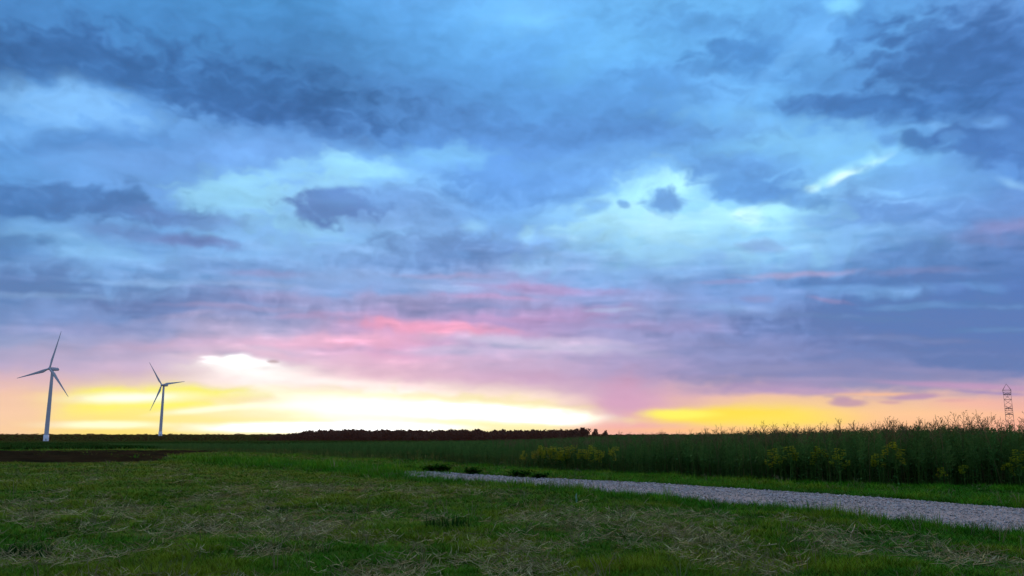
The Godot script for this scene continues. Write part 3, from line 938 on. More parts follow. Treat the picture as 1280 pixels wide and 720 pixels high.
func build_straw() -> void:
	var material := tinted(0.8)
	var meshes := []
	for v in 3:
		var st := begin()
		for i in 6:
			var a := rng.randf() * TAU
			var dir := Vector3(cos(a), rng.randf_range(-0.1, 0.9) * rng.randf(), sin(a)).normalized()
			var at := Vector3(rng.randf_range(-0.2, 0.2), rng.randf_range(0.03, 0.10), rng.randf_range(-0.2, 0.2))
			var length := rng.randf_range(0.05, 0.20)
			var bend := Vector3(rng.randf_range(-1, 1), rng.randf_range(-0.2, 0.8), rng.randf_range(-1, 1)) * length * 0.22
			var v2 := rng.randf_range(0.45, 1.25)
			tube(st, [at - dir * length * 0.5, at + bend, at + dir * length * 0.5], [0.0016, 0.0024, 0.0012], 3, Color(v2, v2 * 0.97, v2 * 0.85), false)
			if i < 3:
				leaf(st, at, Vector3(sin(a), rng.randf_range(0.1, 0.8), cos(a)).normalized(), dir, length * 0.8, 0.008, Color(v2, v2, v2 * 0.8))
		meshes.append(mesh_of(st, material))
	var places := [[], [], []]
	var tints := [[], [], []]
	for i in 60000:
		var r := 5.0 * pow(42.0 / 5.0, rng.randf())
		var a := deg_to_rad(rng.randf_range(-44.0, 44.0))
		var x := sin(a) * r
		var d := cos(a) * r
		if in_track(x, d, -0.3) or d > along(TRACK_FAR, x) or in_soil(x, d):
			continue
		var dry := dryness(x, d) + speck.get_noise_2d(x * 3.0, d * 3.0) * 0.35
		if dry < 0.16 + rng.randf() * 0.85 or rng.randf() < 0.70:
			continue
		var k := rng.randi() % 3
		var wide := rng.randf_range(0.6, 1.2) * (1.0 + clampf((r - 9.0) / 25.0, 0.0, 0.8))
		places[k].append(Transform3D(Basis(Vector3.UP, rng.randf() * TAU).scaled(Vector3(wide, rng.randf_range(0.8, 1.6), wide)), Vector3(x, land(x, -d) + 0.01, -d)))
		var v := rng.randf_range(0.25, 0.72)
		tints[k].append(Color(v, v * 0.88, v * 0.46))
	var g := stuff("mown_straw", "dry pale stalks of mown grass lying in patches on the verge", "straw")
	for k in 3:
		scatter("stalks", meshes[k], places[k], tints[k], g)
	print("straw ", places[0].size() * 3)


func build_seed_stalks() -> void:
	var st := begin()
	for i in 3:
		var a := rng.randf() * TAU
		var out := Vector3(cos(a), 0, sin(a))
		var at := out * 0.03
		var h := rng.randf_range(0.7, 1.0)
		var top := at + out * h * 0.12 + Vector3.UP * h
		tube(st, [at, at + out * h * 0.04 + Vector3.UP * h * 0.6, top], [0.004, 0.0035, 0.002], 3, shade(1.0), false)
		for k in 7:
			var b := rng.randf() * TAU
			leaf(st, top - Vector3.UP * h * 0.035 * k, Vector3(cos(b) * 0.5, 0.85, sin(b) * 0.5).normalized(), Vector3(-sin(b), 0, cos(b)), 0.05, 0.010, Color(1.3, 1.15, 1.0))
	var m := mesh_of(st, tinted(0.8, 0.2))
	var places := []
	var tints := []
	for i in 3600:
		var r := 6.0 * pow(80.0 / 6.0, rng.randf())
		var a := deg_to_rad(rng.randf_range(-44.0, 44.0))
		var x := sin(a) * r
		var d := cos(a) * r
		if in_track(x, d, -0.1) or in_crop(x, d) or in_soil(x, d):
			continue
		var verge := along(TRACK_NEAR, x) - d
		var near_track := verge > 0.0 and verge < 1.6
		if not near_track and rng.randf() < 0.8:
			continue
		var tall := rng.randf_range(0.18, 0.34)
		places.append(upright(Vector3(x, land(x, -d), -d), rng.randf() * TAU, 0.7 + r / 30.0, tall, rng.randf_range(-0.2, 0.2)))
		var c := Color(0.08, 0.13, 0.03).lerp(Color(0.24, 0.20, 0.11), rng.randf())
		tints.append(c)
	var g := stuff("seed_grass", "thin flowering grass stalks standing above the verge", "grass")
	scatter("stalks", m, places, tints, g)


# ---------------------------------------------------------------- the rape field

func crop_height(x: float) -> float:
	var knots := [Vector2(-62, 0.5), Vector2(-32, 0.55), Vector2(-18, 0.72), Vector2(-7, 0.82), Vector2(0, 0.98), Vector2(4.3, 1.13), Vector2(7.3, 1.27), Vector2(10, 1.40), Vector2(12.6, 1.52), Vector2(50, 1.6)]
	return along(knots, clampf(x, -61.9, 49.9))


# one plant, one metre tall: stem, rising side shoots hung with pods, leaves below
func rape_plant(st: SurfaceTool, shoots: int, leaves: int, pods: int) -> Array:
	var tips := []
	var sway := Vector3(rng.randf_range(-0.08, 0.08), 0, rng.randf_range(-0.08, 0.08))
	var green := Color(0.070, 0.165, 0.028)
	tube(st, [Vector3(0, -0.03, 0), sway * 0.4 + Vector3.UP * 0.5, sway + Vector3.UP * 0.97], [0.011, 0.008, 0.003], 3, green * 0.9, false)
	tips.append(sway + Vector3.UP * 0.97)
	for i in shoots:
		var a := rng.randf() * TAU
		var h := rng.randf_range(0.3, 0.78)
		var at := sway * h + Vector3.UP * h
		var dir := Vector3(cos(a) * 0.55, 1.0, sin(a) * 0.55).normalized()
		var length := rng.randf_range(0.2, 0.4) * (1.2 - h * 0.6)
		var tip := at + dir * length
		tube(st, [at, tip], [0.005, 0.002], 3, green, false)
		tips.append(tip)
		for k in pods:
			var s := rng.randf_range(0.3, 1.0)
			var b := rng.randf() * TAU
			var out := (Vector3(cos(b), 0.75, sin(b))).normalized()
			var v := rng.randf_range(0.8, 1.4)
			leaf(st, at + dir * length * s, out, Vector3(-sin(b), 0.2, cos(b)), rng.randf_range(0.045, 0.08), 0.012, Color(0.080 * v, 0.170 * v, 0.034 * v))
	for k in pods * 2:
		var s := rng.randf_range(0.72, 0.98)
		var b := rng.randf() * TAU
		leaf(st, sway * s + Vector3.UP * s, Vector3(cos(b), 0.75, sin(b)).normalized(), Vector3(-sin(b), 0.2, cos(b)), rng.randf_range(0.045, 0.075), 0.012, Color(0.085, 0.170, 0.036))
	for i in leaves:
		var a := rng.randf() * TAU
		var h := rng.randf_range(0.05, 0.62)
		var v := rng.randf_range(0.7, 1.25)
		leaf(st, sway * h + Vector3.UP * h, Vector3(cos(a), rng.randf_range(-0.3, 0.6), sin(a)).normalized(), Vector3(0, 1, 0), rng.randf_range(0.09, 0.2), rng.randf_range(0.03, 0.06), Color(0.055 * v, 0.155 * v, 0.028 * v))
	return tips


func build_crop() -> void:
	var material := tinted(0.7, 0.35)
	var meshes := []
	for v in 3:
		var st := begin()
		rape_plant(st, 7 + v, 12, 6)
		meshes.append(mesh_of(st, material))
	# thin shoots that stand above the rest
	for v in 3:
		var st := begin()
		var lean := Vector3(rng.randf_range(-0.12, 0.12), 0, rng.randf_range(-0.12, 0.12))
		var tone := Color(0.15, 0.12, 0.05)  # brown instead of green: red backlight glare put into the shoot colour
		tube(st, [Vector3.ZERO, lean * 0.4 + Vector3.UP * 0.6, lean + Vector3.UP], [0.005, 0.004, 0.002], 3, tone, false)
		for k in 7 + 2 * v:
			var s := rng.randf_range(0.66, 0.98)
			var b := rng.randf() * TAU
			var length := (1.05 - s) * 0.42 + 0.02
			var at := lean * s * s + Vector3.UP * s
			var out := Vector3(cos(b), rng.randf_range(0.9, 1.8), sin(b)).normalized()
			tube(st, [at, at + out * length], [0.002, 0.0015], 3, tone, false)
			for q in 3:
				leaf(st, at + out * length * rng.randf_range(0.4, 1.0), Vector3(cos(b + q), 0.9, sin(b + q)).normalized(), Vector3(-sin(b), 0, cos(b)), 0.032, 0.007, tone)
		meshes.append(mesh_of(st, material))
	var places := [[], [], [], [], [], []]
	var tints := [[], [], [], [], [], []]
	var lengths := []
	for i in CROP_EDGE.size() - 1:
		lengths.append(CROP_EDGE[i].distance_to(CROP_EDGE[i + 1]))
	for i in CROP_EDGE.size() - 1:
		var a: Vector2 = CROP_EDGE[i]
		var b: Vector2 = CROP_EDGE[i + 1]
		var inward := Vector2(a.y - b.y, b.x - a.x).normalized()
		for band in [[0.0, 1.2, 34.0], [1.2, 4.0, 20.0], [4.0, 14.0, 8.0], [14.0, 60.0, 1.4]]:
			var far_off := clampf((a.y - 30.0) / 60.0, 0.0, 0.6)
			var count := int(lengths[i] * (band[1] - band[0]) * band[2] * (1.0 - far_off))
			for n in count:
				var q := rng.randf_range(band[0], band[1])
				var p := a.lerp(b, rng.randf()) + inward * q
				p += inward * patchy.get_noise_2d(p.x * 2.0, p.y * 2.0) * 0.5
				if absf(p.x) > p.y * 1.1 + 8.0 or p.x > 49.0 or p.x < -61.0:
					continue
				var tall := crop_height(p.x) * rng.randf_range(0.82, 1.04) * (1.0 + patchy.get_noise_2d(p.x * 2.5, p.y * 2.5) * 0.10)
				if q < 0.8:
					tall *= rng.randf_range(0.72, 1.0)
				var k := rng.randi() % 3
				var wide := tall * rng.randf_range(0.8, 1.15) * (1.0 + clampf((q - 4.0) / 20.0, 0.0, 1.5))
				places[k].append(upright(Vector3(p.x, land(p.x, -p.y), -p.y), rng.randf() * TAU, wide, tall, rng.randf_range(-0.08, 0.08)))
				var v := rng.randf_range(0.7, 1.25)
				tints[k].append(Color(v * rng.randf_range(0.9, 1.2), v, v))
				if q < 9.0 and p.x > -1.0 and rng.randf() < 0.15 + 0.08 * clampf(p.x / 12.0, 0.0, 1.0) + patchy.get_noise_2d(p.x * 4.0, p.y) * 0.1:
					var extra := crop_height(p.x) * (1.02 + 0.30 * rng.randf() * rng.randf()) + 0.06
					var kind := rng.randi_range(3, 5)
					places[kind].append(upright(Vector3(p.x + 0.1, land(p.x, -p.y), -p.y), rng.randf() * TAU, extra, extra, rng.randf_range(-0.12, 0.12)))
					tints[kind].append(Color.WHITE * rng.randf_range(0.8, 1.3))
	var g := stuff("rapeseed_crop", "dense dark green rape crop with thin podded tops beside the track", "crop")
	for k in 6:
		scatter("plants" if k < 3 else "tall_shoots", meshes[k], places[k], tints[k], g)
	print("crop ", places[0].size() * 3, " ", places[3].size())


func build_flowering_plants() -> void:
	var leafy := tinted(0.7, 0.2)
	var petals := tinted(0.6, 0.3)
	var plants := []
	for v in 3:
		var st := begin()
		var tips := rape_plant(st, 8, 12, 3)
		var fl := begin()
		for tip in tips:
			for k in 20:
				var a := rng.randf() * TAU
				var at: Vector3 = tip + Vector3(cos(a) * 0.045, rng.randf_range(-0.12, 0.03), sin(a) * 0.045)
				var tone := rng.randf_range(0.75, 1.1)
				for q in 4:
					var b := a + TAU * q / 4.0
					leaf(fl, at, Vector3(cos(b), 0.35, sin(b)).normalized(), Vector3.UP, 0.034, 0.032, Color(0.66 * tone, 0.68 * tone, 0.02))
		plants.append([mesh_of(st, leafy), mesh_of(fl, petals)])
	# right of the middle: single plants along the crop's edge; x, how far in front of the edge, height, label
	var ordinal := ["first", "second", "third", "fourth", "fifth", "sixth", "seventh", "eighth", "ninth", "tenth"]
	var single := [[12.35, 0.95], [12.15, 0.62], [11.3, 0.55], [10.85, 0.5], [9.95, 1.15], [9.6, 0.85], [8.75, 0.98], [8.35, 1.0], [7.7, 1.02], [7.3, 0.95]]
	for i in single.size():
		var x: float = single[i][0]
		var d := along(CROP_EDGE, x) - rng.randf_range(0.35, 0.6)
		flowering_plant(plants[i % 3], x, d, single[i][1], "yellow-flowered rape plant at the crop edge, %s from the picture's right border" % ordinal[i], "yellow flowering rape plants along the crop edge")
	for i in 18:
		var x := rng.randf_range(0.45, 3.7)
		var d := along(CROP_EDGE, x) - rng.randf_range(0.3, 1.0)
		flowering_plant(plants[i % 3], x, d, rng.randf_range(0.75, 1.0), "yellow-flowered rape plant in the dense blooming patch above the middle of the track", "rape plants of the blooming patch")


func flowering_plant(kind: Array, x: float, d: float, tall: float, label: String, group: String) -> void:
	var t := thing("flowering_rape_plant", Vector3(x, land(x, -d), -d), label, "flowering plant", group)
	t.rotation.y = rng.randf() * TAU
	t.scale = Vector3(tall, tall, tall) * Vector3(1.2, 1.0, 1.2)
	put("stem_and_leaves", kind[0], t)
	put("blossoms", kind[1], t)


# ---------------------------------------------------------------- small things on the verge

func build_weeds() -> void:
	var material := tinted(1.0)
	material.metallic_specular = 0.0
	var order := ["first", "second", "third", "fourth", "fifth", "sixth"]
	var spots := [[-3.85, 32.1, 0.40, 0.20], [-3.05, 31.1, 0.40, 0.24], [-2.42, 30.3, 0.44, 0.32], [-1.33, 28.8, 0.44, 0.28], [0.22, 26.8, 0.50, 0.26], [0.85, 26.1, 0.34, 0.17]]
	for i in spots.size():
		var s: Array = spots[i]
		var t := thing("weed_clump", Vector3(s[0], land(s[0], -s[1]), -s[1]), "low dark weed clump on the track's far edge, %s of six counted from the distance" % order[i], "weed", "weed clumps along the far edge of the track")
		var stems := begin()
		var leaves := begin()
		for k in 60:
			var a := rng.randf() * TAU
			var tip := Vector3(cos(a) * s[2] * rng.randf(), s[3] * rng.randf_range(0.4, 1.0), sin(a) * s[2] * rng.randf())
			tube(stems, [tip * Vector3(0.2, 0, 0.2) - Vector3(0, 0.02, 0), tip], [0.005, 0.003], 3, Color(0.012, 0.024, 0.008), false)
			for q in 9:
				var b := rng.randf() * TAU
				var v := rng.randf_range(0.6, 1.2)
				leaf(leaves, tip * rng.randf_range(0.4, 1.0), Vector3(cos(b), rng.randf_range(-0.2, 0.5), sin(b)).normalized(), Vector3.UP, rng.randf_range(0.09, 0.16), 0.06, Color(0.012 * v, 0.060 * v, 0.006 * v))
		put("stems", mesh_of(stems, material), t)
		put("leaves", mesh_of(leaves, material), t)
	# single dark tufts that stand out of the mown verge
	var tufts := [[-0.88, 11.9, 0.34, 0.26, "dark green grass tuft standing out of the verge below the middle of the track"], [-5.26, 9.4, 0.28, 0.24, "dark leafy grass tuft by the picture's lower left corner"], [0.05, 15.6, 0.16, 0.16, "small dark grass tuft between the mown straw and the middle of the track"], [-4.15, 15.2, 0.2, 0.14, "low dark grass tuft in the pale straw patch under the wood"]]
	for s in tufts:
		var t := thing("grass_tuft", Vector3(s[0], land(s[0], -s[1]), -s[1]), s[4], "grass tuft", "dark grass tufts on the verge")
		var st := begin()
		for k in 150:
			var a := rng.randf() * TAU
			var at := Vector3(cos(a) * s[2], -0.02, sin(a) * s[2] * 0.6) * sqrt(rng.randf())
			at.y = -0.02
			var b := rng.randf() * TAU
			var h: float = s[3] * rng.randf_range(0.55, 1.0)
			var v := rng.randf_range(0.6, 1.2)
			blade(st, at, Vector3(cos(b), 0, sin(b)), h, 0.010, h * rng.randf_range(0.2, 0.7), Color(0.020 * v, 0.068 * v, 0.012 * v))
		put("blades", mesh_of(st, material), t)


func build_dry_stalks() -> void:
	var material := tinted(0.8)
	var list := [
		[-2.78, 11.95, 0.36, 40.0, 0.13, "pale broken stalk sticking up from the straw, the longest on the verge"],
		[-2.66, 11.7, 0.2, 115.0, 0.06, "short pale stalk crossing under the longest broken stalk"],
		[-4.66, 12.5, 0.26, 60.0, 0.08, "bent pale stalk in the straw patch near the wind turbines' side"],
		[-4.3, 13.6, 0.24, 150.0, 0.07, "thin grey stalk lying in the middle of the straw patch"],
		[4.37, 11.1, 0.3, 55.0, 0.12, "pale stalk curving up from the green strip beside the track"],
		[2.9, 10.0, 0.3, -25.0, 0.05, "long pale stalk lying in the straw under the track"],
		[3.75, 9.3, 0.34, 20.0, 0.07, "pale crooked stalk lying near the picture's lower right edge"],
		[0.28, 10.9, 0.26, -70.0, 0.08, "thin pale stalk leaning in the straw near the bottom middle"],
	]
	for s in list:
		var t := thing("dry_stalk", Vector3(s[0], land(s[0], -s[1]), -s[1]), s[5], "dry stalk", "single dry stalks on the verge")
		var st := begin()
		var a := deg_to_rad(s[3])
		var dir := Vector3(cos(a), 0, -sin(a))
		var length: float = s[2]
		var lift: float = s[4]
		var pts := [Vector3(0, 0.01, 0) - dir * length * 0.5, Vector3(0, 0.03 + lift * 0.35, 0) - dir * length * 0.12, Vector3(0, 0.03 + lift * 0.6, 0) + dir * length * 0.2, Vector3(0, 0.03 + lift, 0) + dir * length * 0.5]
		var tone := Color(0.48, 0.39, 0.20)
		tube(st, pts, [0.006, 0.0075, 0.006, 0.004], 5, tone)
		put("stem", mesh_of(st, material), t)
		var sh := begin()
		tube(sh, [pts[1], pts[1] + Vector3(-dir.z, 0.5, dir.x) * length * 0.2], [0.0045, 0.002], 4, tone * 0.9)
		put("side_shoot", mesh_of(sh, material), t)
		var lf := begin()
		leaf(lf, pts[2], Vector3(dir.z, 0.35, -dir.x).normalized(), Vector3.UP, length * 0.25, 0.014, tone)
		put("dry_leaf", mesh_of(lf, material), t)
	var x := 1.27
	var d := 17.0
	var p := thing("pale_plant", Vector3(x, land(x, -d), -d), "small pale blue-green upright plant alone before the middle of the track", "plant")
	var stem := begin()
	tube(stem, [Vector3(0, -0.02, 0), Vector3(0.004, 0.1, 0), Vector3(0, 0.2, 0)], [0.012, 0.012, 0.006], 4, Color(0.18, 0.34, 0.21))
	put("stem", mesh_of(stem, material), p)
	var lf := begin()
	for k in 7:
		var b := TAU * k / 7.0
		leaf(lf, Vector3(0, 0.03 + 0.022 * k, 0), Vector3(cos(b) * 0.35, 1, sin(b) * 0.35).normalized(), Vector3(-sin(b), 0, cos(b)), 0.07, 0.022, Color(0.19, 0.36, 0.22))
	put("leaves", mesh_of(lf, material), p)


# ---------------------------------------------------------------- wind turbines

func lathe(profile: Array, sides: int, material: Material) -> ArrayMesh:
	var st := begin()
	for i in profile.size() - 1:
		for k in sides:
			var a := TAU * k / sides
			var b := TAU * (k + 1) / sides
			var p := func(v: Vector2, t: float) -> Vector3:
				return Vector3(cos(t) * v.x, v.y, sin(t) * v.x)
			quad(st, p.call(profile[i], a), p.call(profile[i], b), p.call(profile[i + 1], b), p.call(profile[i + 1], a), Color.WHITE)
	return mesh_of(st, material)


func blade_mesh(length: float, material: Material) -> ArrayMesh:
	# root at the hub, along +y; chord along x, thickness along z
	var st := begin()
	var rings := []
	for i in 22:
		var s := i / 21.0
		var chord := lerpf(1.9, 3.6, smoothstep(0.02, 0.2, s)) if s < 0.2 else lerpf(3.6, 0.55, pow((s - 0.2) / 0.8, 0.8))
		var thick := lerpf(1.9, 0.20 * chord, smoothstep(0.0, 0.22, s)) if s < 0.22 else 0.18 * chord
		var twist := deg_to_rad(lerpf(16.0, 0.0, pow(s, 0.5)))
		var ring := []
		for k in 14:
			var a := TAU * k / 14.0
			var x := cos(a) * chord * 0.5
			var z := sin(a) * thick * 0.5 * (1.0 if s < 0.1 else lerpf(1.0, 0.35 + 0.65 * (0.5 + 0.5 * cos(a)), 0.8))
			x -= chord * 0.18 * smoothstep(0.03, 0.2, s)
			var bend := -1.2 * s * s
			ring.append(Vector3(x * cos(twist) - z * sin(twist), s * length + 1.0, x * sin(twist) + z * cos(twist) - bend))
		rings.append(ring)
	for i in 21:
		for k in 14:
			var n := (k + 1) % 14
			quad(st, rings[i][k], rings[i][n], rings[i + 1][n], rings[i + 1][k], Color.WHITE)
	for k in range(1, 13):
		tri(st, rings[21][0], rings[21][k], rings[21][k + 1], Color.WHITE)
		tri(st, rings[0][0], rings[0][k + 1], rings[0][k], Color.WHITE)
	return mesh_of(st, material)


func build_turbine(at: Vector3, hub_height: float, facing: float, first: float, label: String) -> void:
	var grey := paint(Color(0.56, 0.57, 0.59), 0.5)
	var white := paint(Color(0.80, 0.80, 0.80), 0.5)
	var t := thing("wind_turbine", at, label, "wind turbine", "wind turbines beyond the fields")
	var base_top := 7.0
	put("foundation", lathe([Vector2(0, -0.8), Vector2(4.2, -0.8), Vector2(4.2, 0.25), Vector2(3.0, 0.4), Vector2(0, 0.4)], 32, paint(Color(0.35, 0.34, 0.33), 0.9)), t)
	var foot := put("tower_base", lathe([Vector2(2.75, 0.4), Vector2(2.75, base_top), Vector2(2.35, base_top + 0.02)], 32, white), t)
	foot.set_meta("label", "white painted foot of the tower")
	var ds := begin()
	for s in [[-0.55, 0.9, 0.55, 3.1]]:
		quad(ds, Vector3(s[0], s[1], 0), Vector3(s[0], s[3], 0), Vector3(s[2], s[3], 0), Vector3(s[2], s[1], 0), Color.WHITE)
		quad(ds, Vector3(s[0], s[1], -0.2), Vector3(s[0], s[3], -0.2), Vector3(s[0], s[3], 0), Vector3(s[0], s[1], 0), Color.WHITE)
		quad(ds, Vector3(s[2], s[1], 0), Vector3(s[2], s[3], 0), Vector3(s[2], s[3], -0.2), Vector3(s[2], s[1], -0.2), Color.WHITE)
		quad(ds, Vector3(s[0], s[3], 0), Vector3(s[0], s[3], -0.2), Vector3(s[2], s[3], -0.2), Vector3(s[2], s[3], 0), Color.WHITE)
	var door := put("door", mesh_of(ds, paint(Color(0.30, 0.32, 0.33), 0.6)), foot)
	door.position = Vector3(1.3, 0, 2.50)
	door.rotation.y = 0.48
	put("tower", lathe([Vector2(2.3, base_top), Vector2(2.12, 26.0), Vector2(2.15, 26.2), Vector2(1.82, 50.0), Vector2(1.85, 50.2), Vector2(1.42, hub_height - 2.0), Vector2(1.3, hub_height - 1.6)], 32, grey), t)
	# nacelle and rotor turn as one about the tower; +z is the way the rotor faces
	var turn := Basis(Vector3.UP, facing)
	var st := begin()
	var sections := []
	for s in [[3.1, 1.25, 1.3], [2.6, 1.75, 1.75], [0.0, 1.95, 2.0], [-4.5, 1.95, 1.95], [-7.6, 1.65, 1.5], [-8.4, 1.0, 0.9]]:
		var ring := []
		for k in 16:
			var a := TAU * k / 16.0
			var c := cos(a)
			var n := sin(a)
			ring.append(Vector3(signf(c) * pow(absf(c), 0.5) * s[1], signf(n) * pow(absf(n), 0.5) * s[2] + 0.15, s[0]))
		sections.append(ring)
	for i in sections.size() - 1:
		for k in 16:
			quad(st, sections[i][k], sections[i][(k + 1) % 16], sections[i + 1][(k + 1) % 16], sections[i + 1][k], Color.WHITE)
	for k in range(1, 15):
		tri(st, sections[0][0], sections[0][k + 1], sections[0][k], Color.WHITE)
		tri(st, sections[-1][0], sections[-1][k], sections[-1][k + 1], Color.WHITE)
	var nacelle := put("nacelle", mesh_of(st, grey), t)
	nacelle.transform = Transform3D(turn, Vector3(0, hub_height, 0))
	var mast := begin()
	tube(mast, [Vector3(0, 2.0, -6.0), Vector3(0, 3.6, -6.0)], [0.09, 0.06], 6, Color.WHITE)
	put("wind_vane", mesh_of(mast, grey), nacelle)
	var hub := put("hub", lathe([Vector2(0.0, 2.3), Vector2(0.7, 2.1), Vector2(1.35, 1.3), Vector2(1.6, 0.2), Vector2(1.6, -1.0), Vector2(0, -1.05)], 24, grey), t)
	hub.transform = Transform3D(turn * Basis(Vector3.RIGHT, PI / 2), Vector3(0, hub_height + 0.15, 0) + turn * Vector3(0, 0, 4.4))
	var bm := blade_mesh(42.0, grey)
	for k in 3:
		var b := put("blade", bm, t)
		b.transform = Transform3D(turn * Basis(Vector3(0, 0, 1), -deg_to_rad(first + 120.0 * k)), Vector3(0, hub_height + 0.15, 0) + turn * Vector3(0, 0, 4.6))


# ---------------------------------------------------------------- pylon

func build_pylon() -> void:
	var steel := tinted(0.6)
	steel.metallic = 0.2
	var tone := Color(0.24, 0.21, 0.20)
	var at := Vector3(425.5, 0, -723)
	at.y = land(at.x, at.z)
	var t := thing("lattice_pylon", at, "slender steel lattice pylon rising behind the crop at the right", "pylon")
	t.rotation.y = -atan2(425.5, 723)
	var body := 42.0 - at.y - 5.5
	var w0 := 3.1
	var w1 := 2.75
	var corner := func(k: int, s: float) -> Vector3:
		var w := lerpf(w0, w1, s)
		return Vector3([-1, 1, 1, -1][k] * w, s * body, [-1, -1, 1, 1][k] * w)
	for k in 4:
		var st := begin()
		tube(st, [corner.call(k, 0.0) - Vector3(0, 0.5, 0), corner.call(k, 1.0)], [0.16, 0.13], 4, tone)
		put("leg", mesh_of(st, steel), t)
	var panels := 9
	for k in 4:
		var st := begin()
		for i in panels:
			var s0 := float(i) / panels
			var s1 := float(i + 1) / panels
			var n := (k + 1) % 4
			tube(st, [corner.call(k, s0), corner.call(n, s1)], [0.06, 0.06], 4, tone)
			tube(st, [corner.call(n, s0), corner.call(k, s1)], [0.06, 0.06], 4, tone)
			if i % 2 == 1 or i > 6:
				tube(st, [corner.call(k, s1), corner.call(n, s1)], [0.10, 0.10], 4, tone)
		put("bracing", mesh_of(st, steel), t)
	# the arms point along the line of sight, so they show end on
	var heights := [body - 17.0, body - 12.0, body]
	for h in heights:
		for e in [-1, 1]:
			var st := begin()
			var tip := Vector3(0, h + 0.6, e * 9.0)
			for sx in [-1, 1]:
				tube(st, [Vector3(sx * w1, h, e * w1), tip], [0.15, 0.1], 4, tone)
				tube(st, [Vector3(sx * w1, h + 1.8, e * w1 * 0.98), tip], [0.1, 0.08], 4, tone)
			tube(st, [Vector3(-w1, h, e * w1), Vector3(w1, h, e * w1)], [0.2, 0.2], 4, tone)
			var arm := put("crossarm", mesh_of(st, steel), t)
			var ins := begin()
			tube(ins, [tip, tip - Vector3(0, 0.5, 0), tip - Vector3(0, 2.6, 0)], [0.05, 0.14, 0.14], 6, Color(0.2, 0.12, 0.09))
			put("insulator", mesh_of(ins, steel), arm)
	var peak := begin()
	var top := Vector3(0, body + 9.0, 0)
	var ring := []
	for k in 4:
		var c: Vector3 = corner.call(k, 1.0)
		ring.append(Vector3(c.x * 1.12, body + 3.6, c.z * 1.12))
	for k in 4:
		tube(peak, [corner.call(k, 1.0), ring[k], top], [0.2, 0.2, 0.12], 4, tone)
		tube(peak, [ring[k], ring[(k + 1) % 4]], [0.1, 0.1], 4, tone)
		tube(peak, [corner.call(k, 1.0), ring[(k + 1) % 4]], [0.06, 0.06], 4, tone)
	put("peak", mesh_of(peak, steel), t)


# ---------------------------------------------------------------- trees

func crown(st: SurfaceTool, lobes: Array, leaves: int, size: float, tone: Color) -> void:
	for i in leaves:
		var l: Array = lobes[rng.randi() % lobes.size()]
		var v := Vector3(rng.randfn(), rng.randfn(), rng.randfn()).normalized() * pow(rng.randf(), 0.4)
		var at: Vector3 = l[0] + v * l[1]
		var a := Vector3(rng.randfn(), rng.randfn(), rng.randfn()).normalized()
		var b := a.cross(Vector3(rng.randfn(), rng.randfn(), rng.randfn())).normalized()
		var s := size * rng.randf_range(0.6, 1.3)
		var k := rng.randf_range(0.7, 1.3)
		tri(st, at - a * s, at + b * s, at + a * s * 0.9, tone * k)
		tri(st, at - a * s * 0.8, at + a * s, at - b * s * 0.9, tone * k)


func tree_parts(tall: float, wide: float, leaves: int, tone: Color) -> Array:
	var trunk := begin()
	var top := Vector3(rng.randf_range(-0.4, 0.4), tall * 0.62, rng.randf_range(-0.4, 0.4))
	tube(trunk, [Vector3(0, -0.6, 0), Vector3(0, tall * 0.25, 0), top], [tall * 0.028, tall * 0.02, tall * 0.008], 6, Color(0.06, 0.05, 0.04), false)
	var lobes := [[Vector3(0, tall * 0.72, 0), wide * 0.30]]
	for i in 7:
		var a := TAU * i / 7.0 + rng.randf_range(-0.4, 0.4)
		var h := tall * rng.randf_range(0.38, 0.78)
		var tip := Vector3(cos(a), 0, sin(a)) * wide * rng.randf_range(0.2, 0.34) + Vector3.UP * h
		tube(trunk, [Vector3.UP * h * 0.62, tip], [tall * 0.01, tall * 0.004], 4, Color(0.06, 0.05, 0.04), false)
		lobes.append([tip, wide * rng.randf_range(0.16, 0.26)])
	lobes.append([Vector3(rng.randf_range(-0.1, 0.1) * wide, tall * 0.86, 0), wide * 0.2])
	var cr := begin()
	crown(cr, lobes, leaves, wide * 0.055, tone)
	return [trunk, cr]


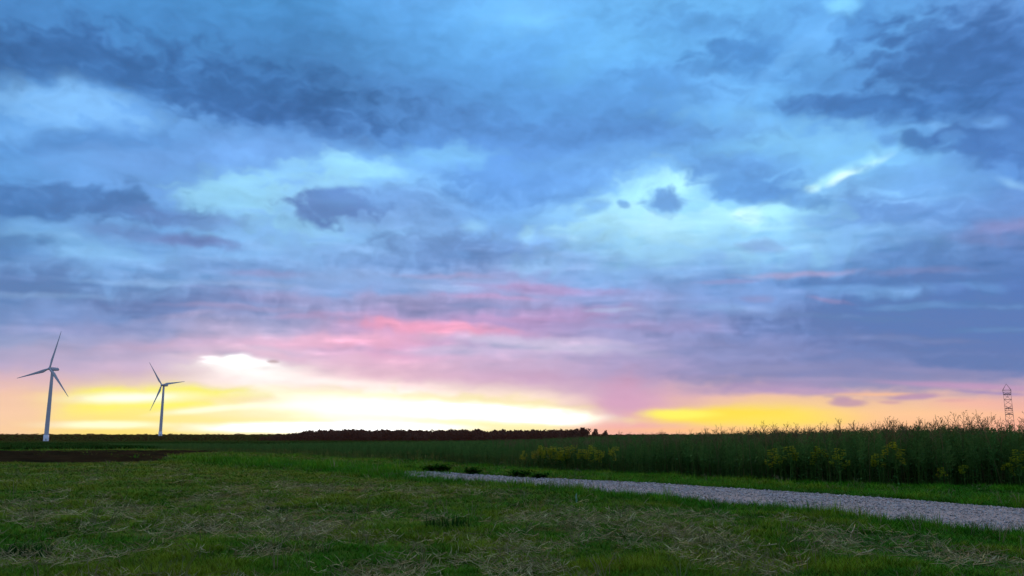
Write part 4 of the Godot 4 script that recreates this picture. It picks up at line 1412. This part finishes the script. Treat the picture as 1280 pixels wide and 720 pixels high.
func build_trees() -> void:
	var material := tinted(1.0, 0.15)
	material.metallic_specular = 0.0
	var tone := Color(0.085, 0.050, 0.030)  # reddened foliage: the sunset glare over the treeline is painted into this colour
	# the wood on the horizon: too far to tell its trees apart
	var wood := stuff("distant_wood", "low dark wood along the horizon behind the middle of the field", "wood")
	for v in 3:
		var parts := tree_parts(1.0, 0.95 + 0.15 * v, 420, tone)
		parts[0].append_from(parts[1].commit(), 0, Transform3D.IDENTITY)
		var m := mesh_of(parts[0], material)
		var places := []
		var tints := []
		for i in 190:
			var s := rng.randf()
			var x := lerpf(-300.0, 88.0, s)
			var z := -1000.0 - rng.randf() * 70.0 - 20.0 * sin(s * 9.0)
			var end := smoothstep(0.0, 0.16, s)
			var tall := lerpf(5.5, 12.2, end) * rng.randf_range(0.72, 1.06) * (1.0 + 0.18 * patchy.get_noise_1d(x * 0.6)) + 1.6 * smoothstep(0.86, 1.0, s)
			places.append(upright(Vector3(x, land(x, z), z), rng.randf() * TAU, tall * rng.randf_range(0.85, 1.2), tall))
			tints.append(Color.WHITE * rng.randf_range(0.75, 1.25))
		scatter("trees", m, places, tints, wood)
	# the farthest hedges, a thread along the skyline
	var hedge := stuff("far_hedges", "thin dark line of far hedges on the skyline under the sunset", "hedge")
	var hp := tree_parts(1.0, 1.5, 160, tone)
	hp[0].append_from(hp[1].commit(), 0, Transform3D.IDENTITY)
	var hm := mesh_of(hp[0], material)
	var places := []
	var tints := []
	for i in 1300:
		var az := deg_to_rad(rng.randf_range(-44.0, 40.0))
		var r := 2150.0 + rng.randf() * 150.0
		var x := sin(az) * r
		var z := -cos(az) * r
		var tall := rng.randf_range(2.0, 4.2) * (0.7 + 0.6 * patchy.get_noise_1d(rad_to_deg(az) * 14.0))
		places.append(upright(Vector3(x, land(x, z), z), rng.randf() * TAU, tall * 2.2, tall * 0.85))
		tints.append(Color.WHITE * rng.randf_range(0.8, 1.2))
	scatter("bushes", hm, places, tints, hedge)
	var list := [
		[66.0, -790.0, 12.6, 10.0, "round dark tree, the tallest at the right end of the distant wood"],
		[78.0, -795.0, 12.0, 9.0, "dark tree joined to the tallest one at the end of the wood"],
		[88.2, -800.0, 11.0, 7.0, "small lone tree just right of the distant wood's end"],
		[98.7, -800.0, 7.4, 5.0, "tiny lone tree farthest right of the distant wood"],
		[55.0, -792.0, 11.2, 10.0, "broad dark tree left of the tallest one at the wood's end"],
	]
	for s in list:
		var t := thing("broadleaf_tree", Vector3(s[0], land(s[0], s[1]), s[1]), s[4], "tree", "trees at the end of the distant wood")
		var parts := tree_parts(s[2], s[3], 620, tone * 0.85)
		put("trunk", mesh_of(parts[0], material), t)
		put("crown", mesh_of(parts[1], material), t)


func _ready() -> void:
	camera_and_light()
	rng.seed = 20240611
	for n in [[rough, 31, 0.16], [patchy, 32, 0.11], [speck, 33, 0.55]]:
		n[0].seed = n[1]
		n[0].frequency = n[2]
		n[0].fractal_octaves = 3
		n[0].noise_type = FastNoiseLite.TYPE_SIMPLEX_SMOOTH
	build_ground()
	build_track()
	build_soil()
	build_trees()
	var a := Vector3(-509.8, 0, -929)
	a.y = land(a.x, a.z)
	build_turbine(a, 78.5 - 4.0 - a.y - 0.1, deg_to_rad(-15.0), 16.7, "nearer white wind turbine with three blades, standing by the picture's left border")
	var b := Vector3(-533.1, 0, -1286)
	b.y = land(b.x, b.z)
	build_turbine(b, 77.8 - b.y, deg_to_rad(-18.0), -35.7, "farther white wind turbine, the smaller of the two, before the yellow glow")
	build_pylon()
	build_crop()
	build_flowering_plants()
	build_grass()
	build_weeds()
	build_dry_stalks()
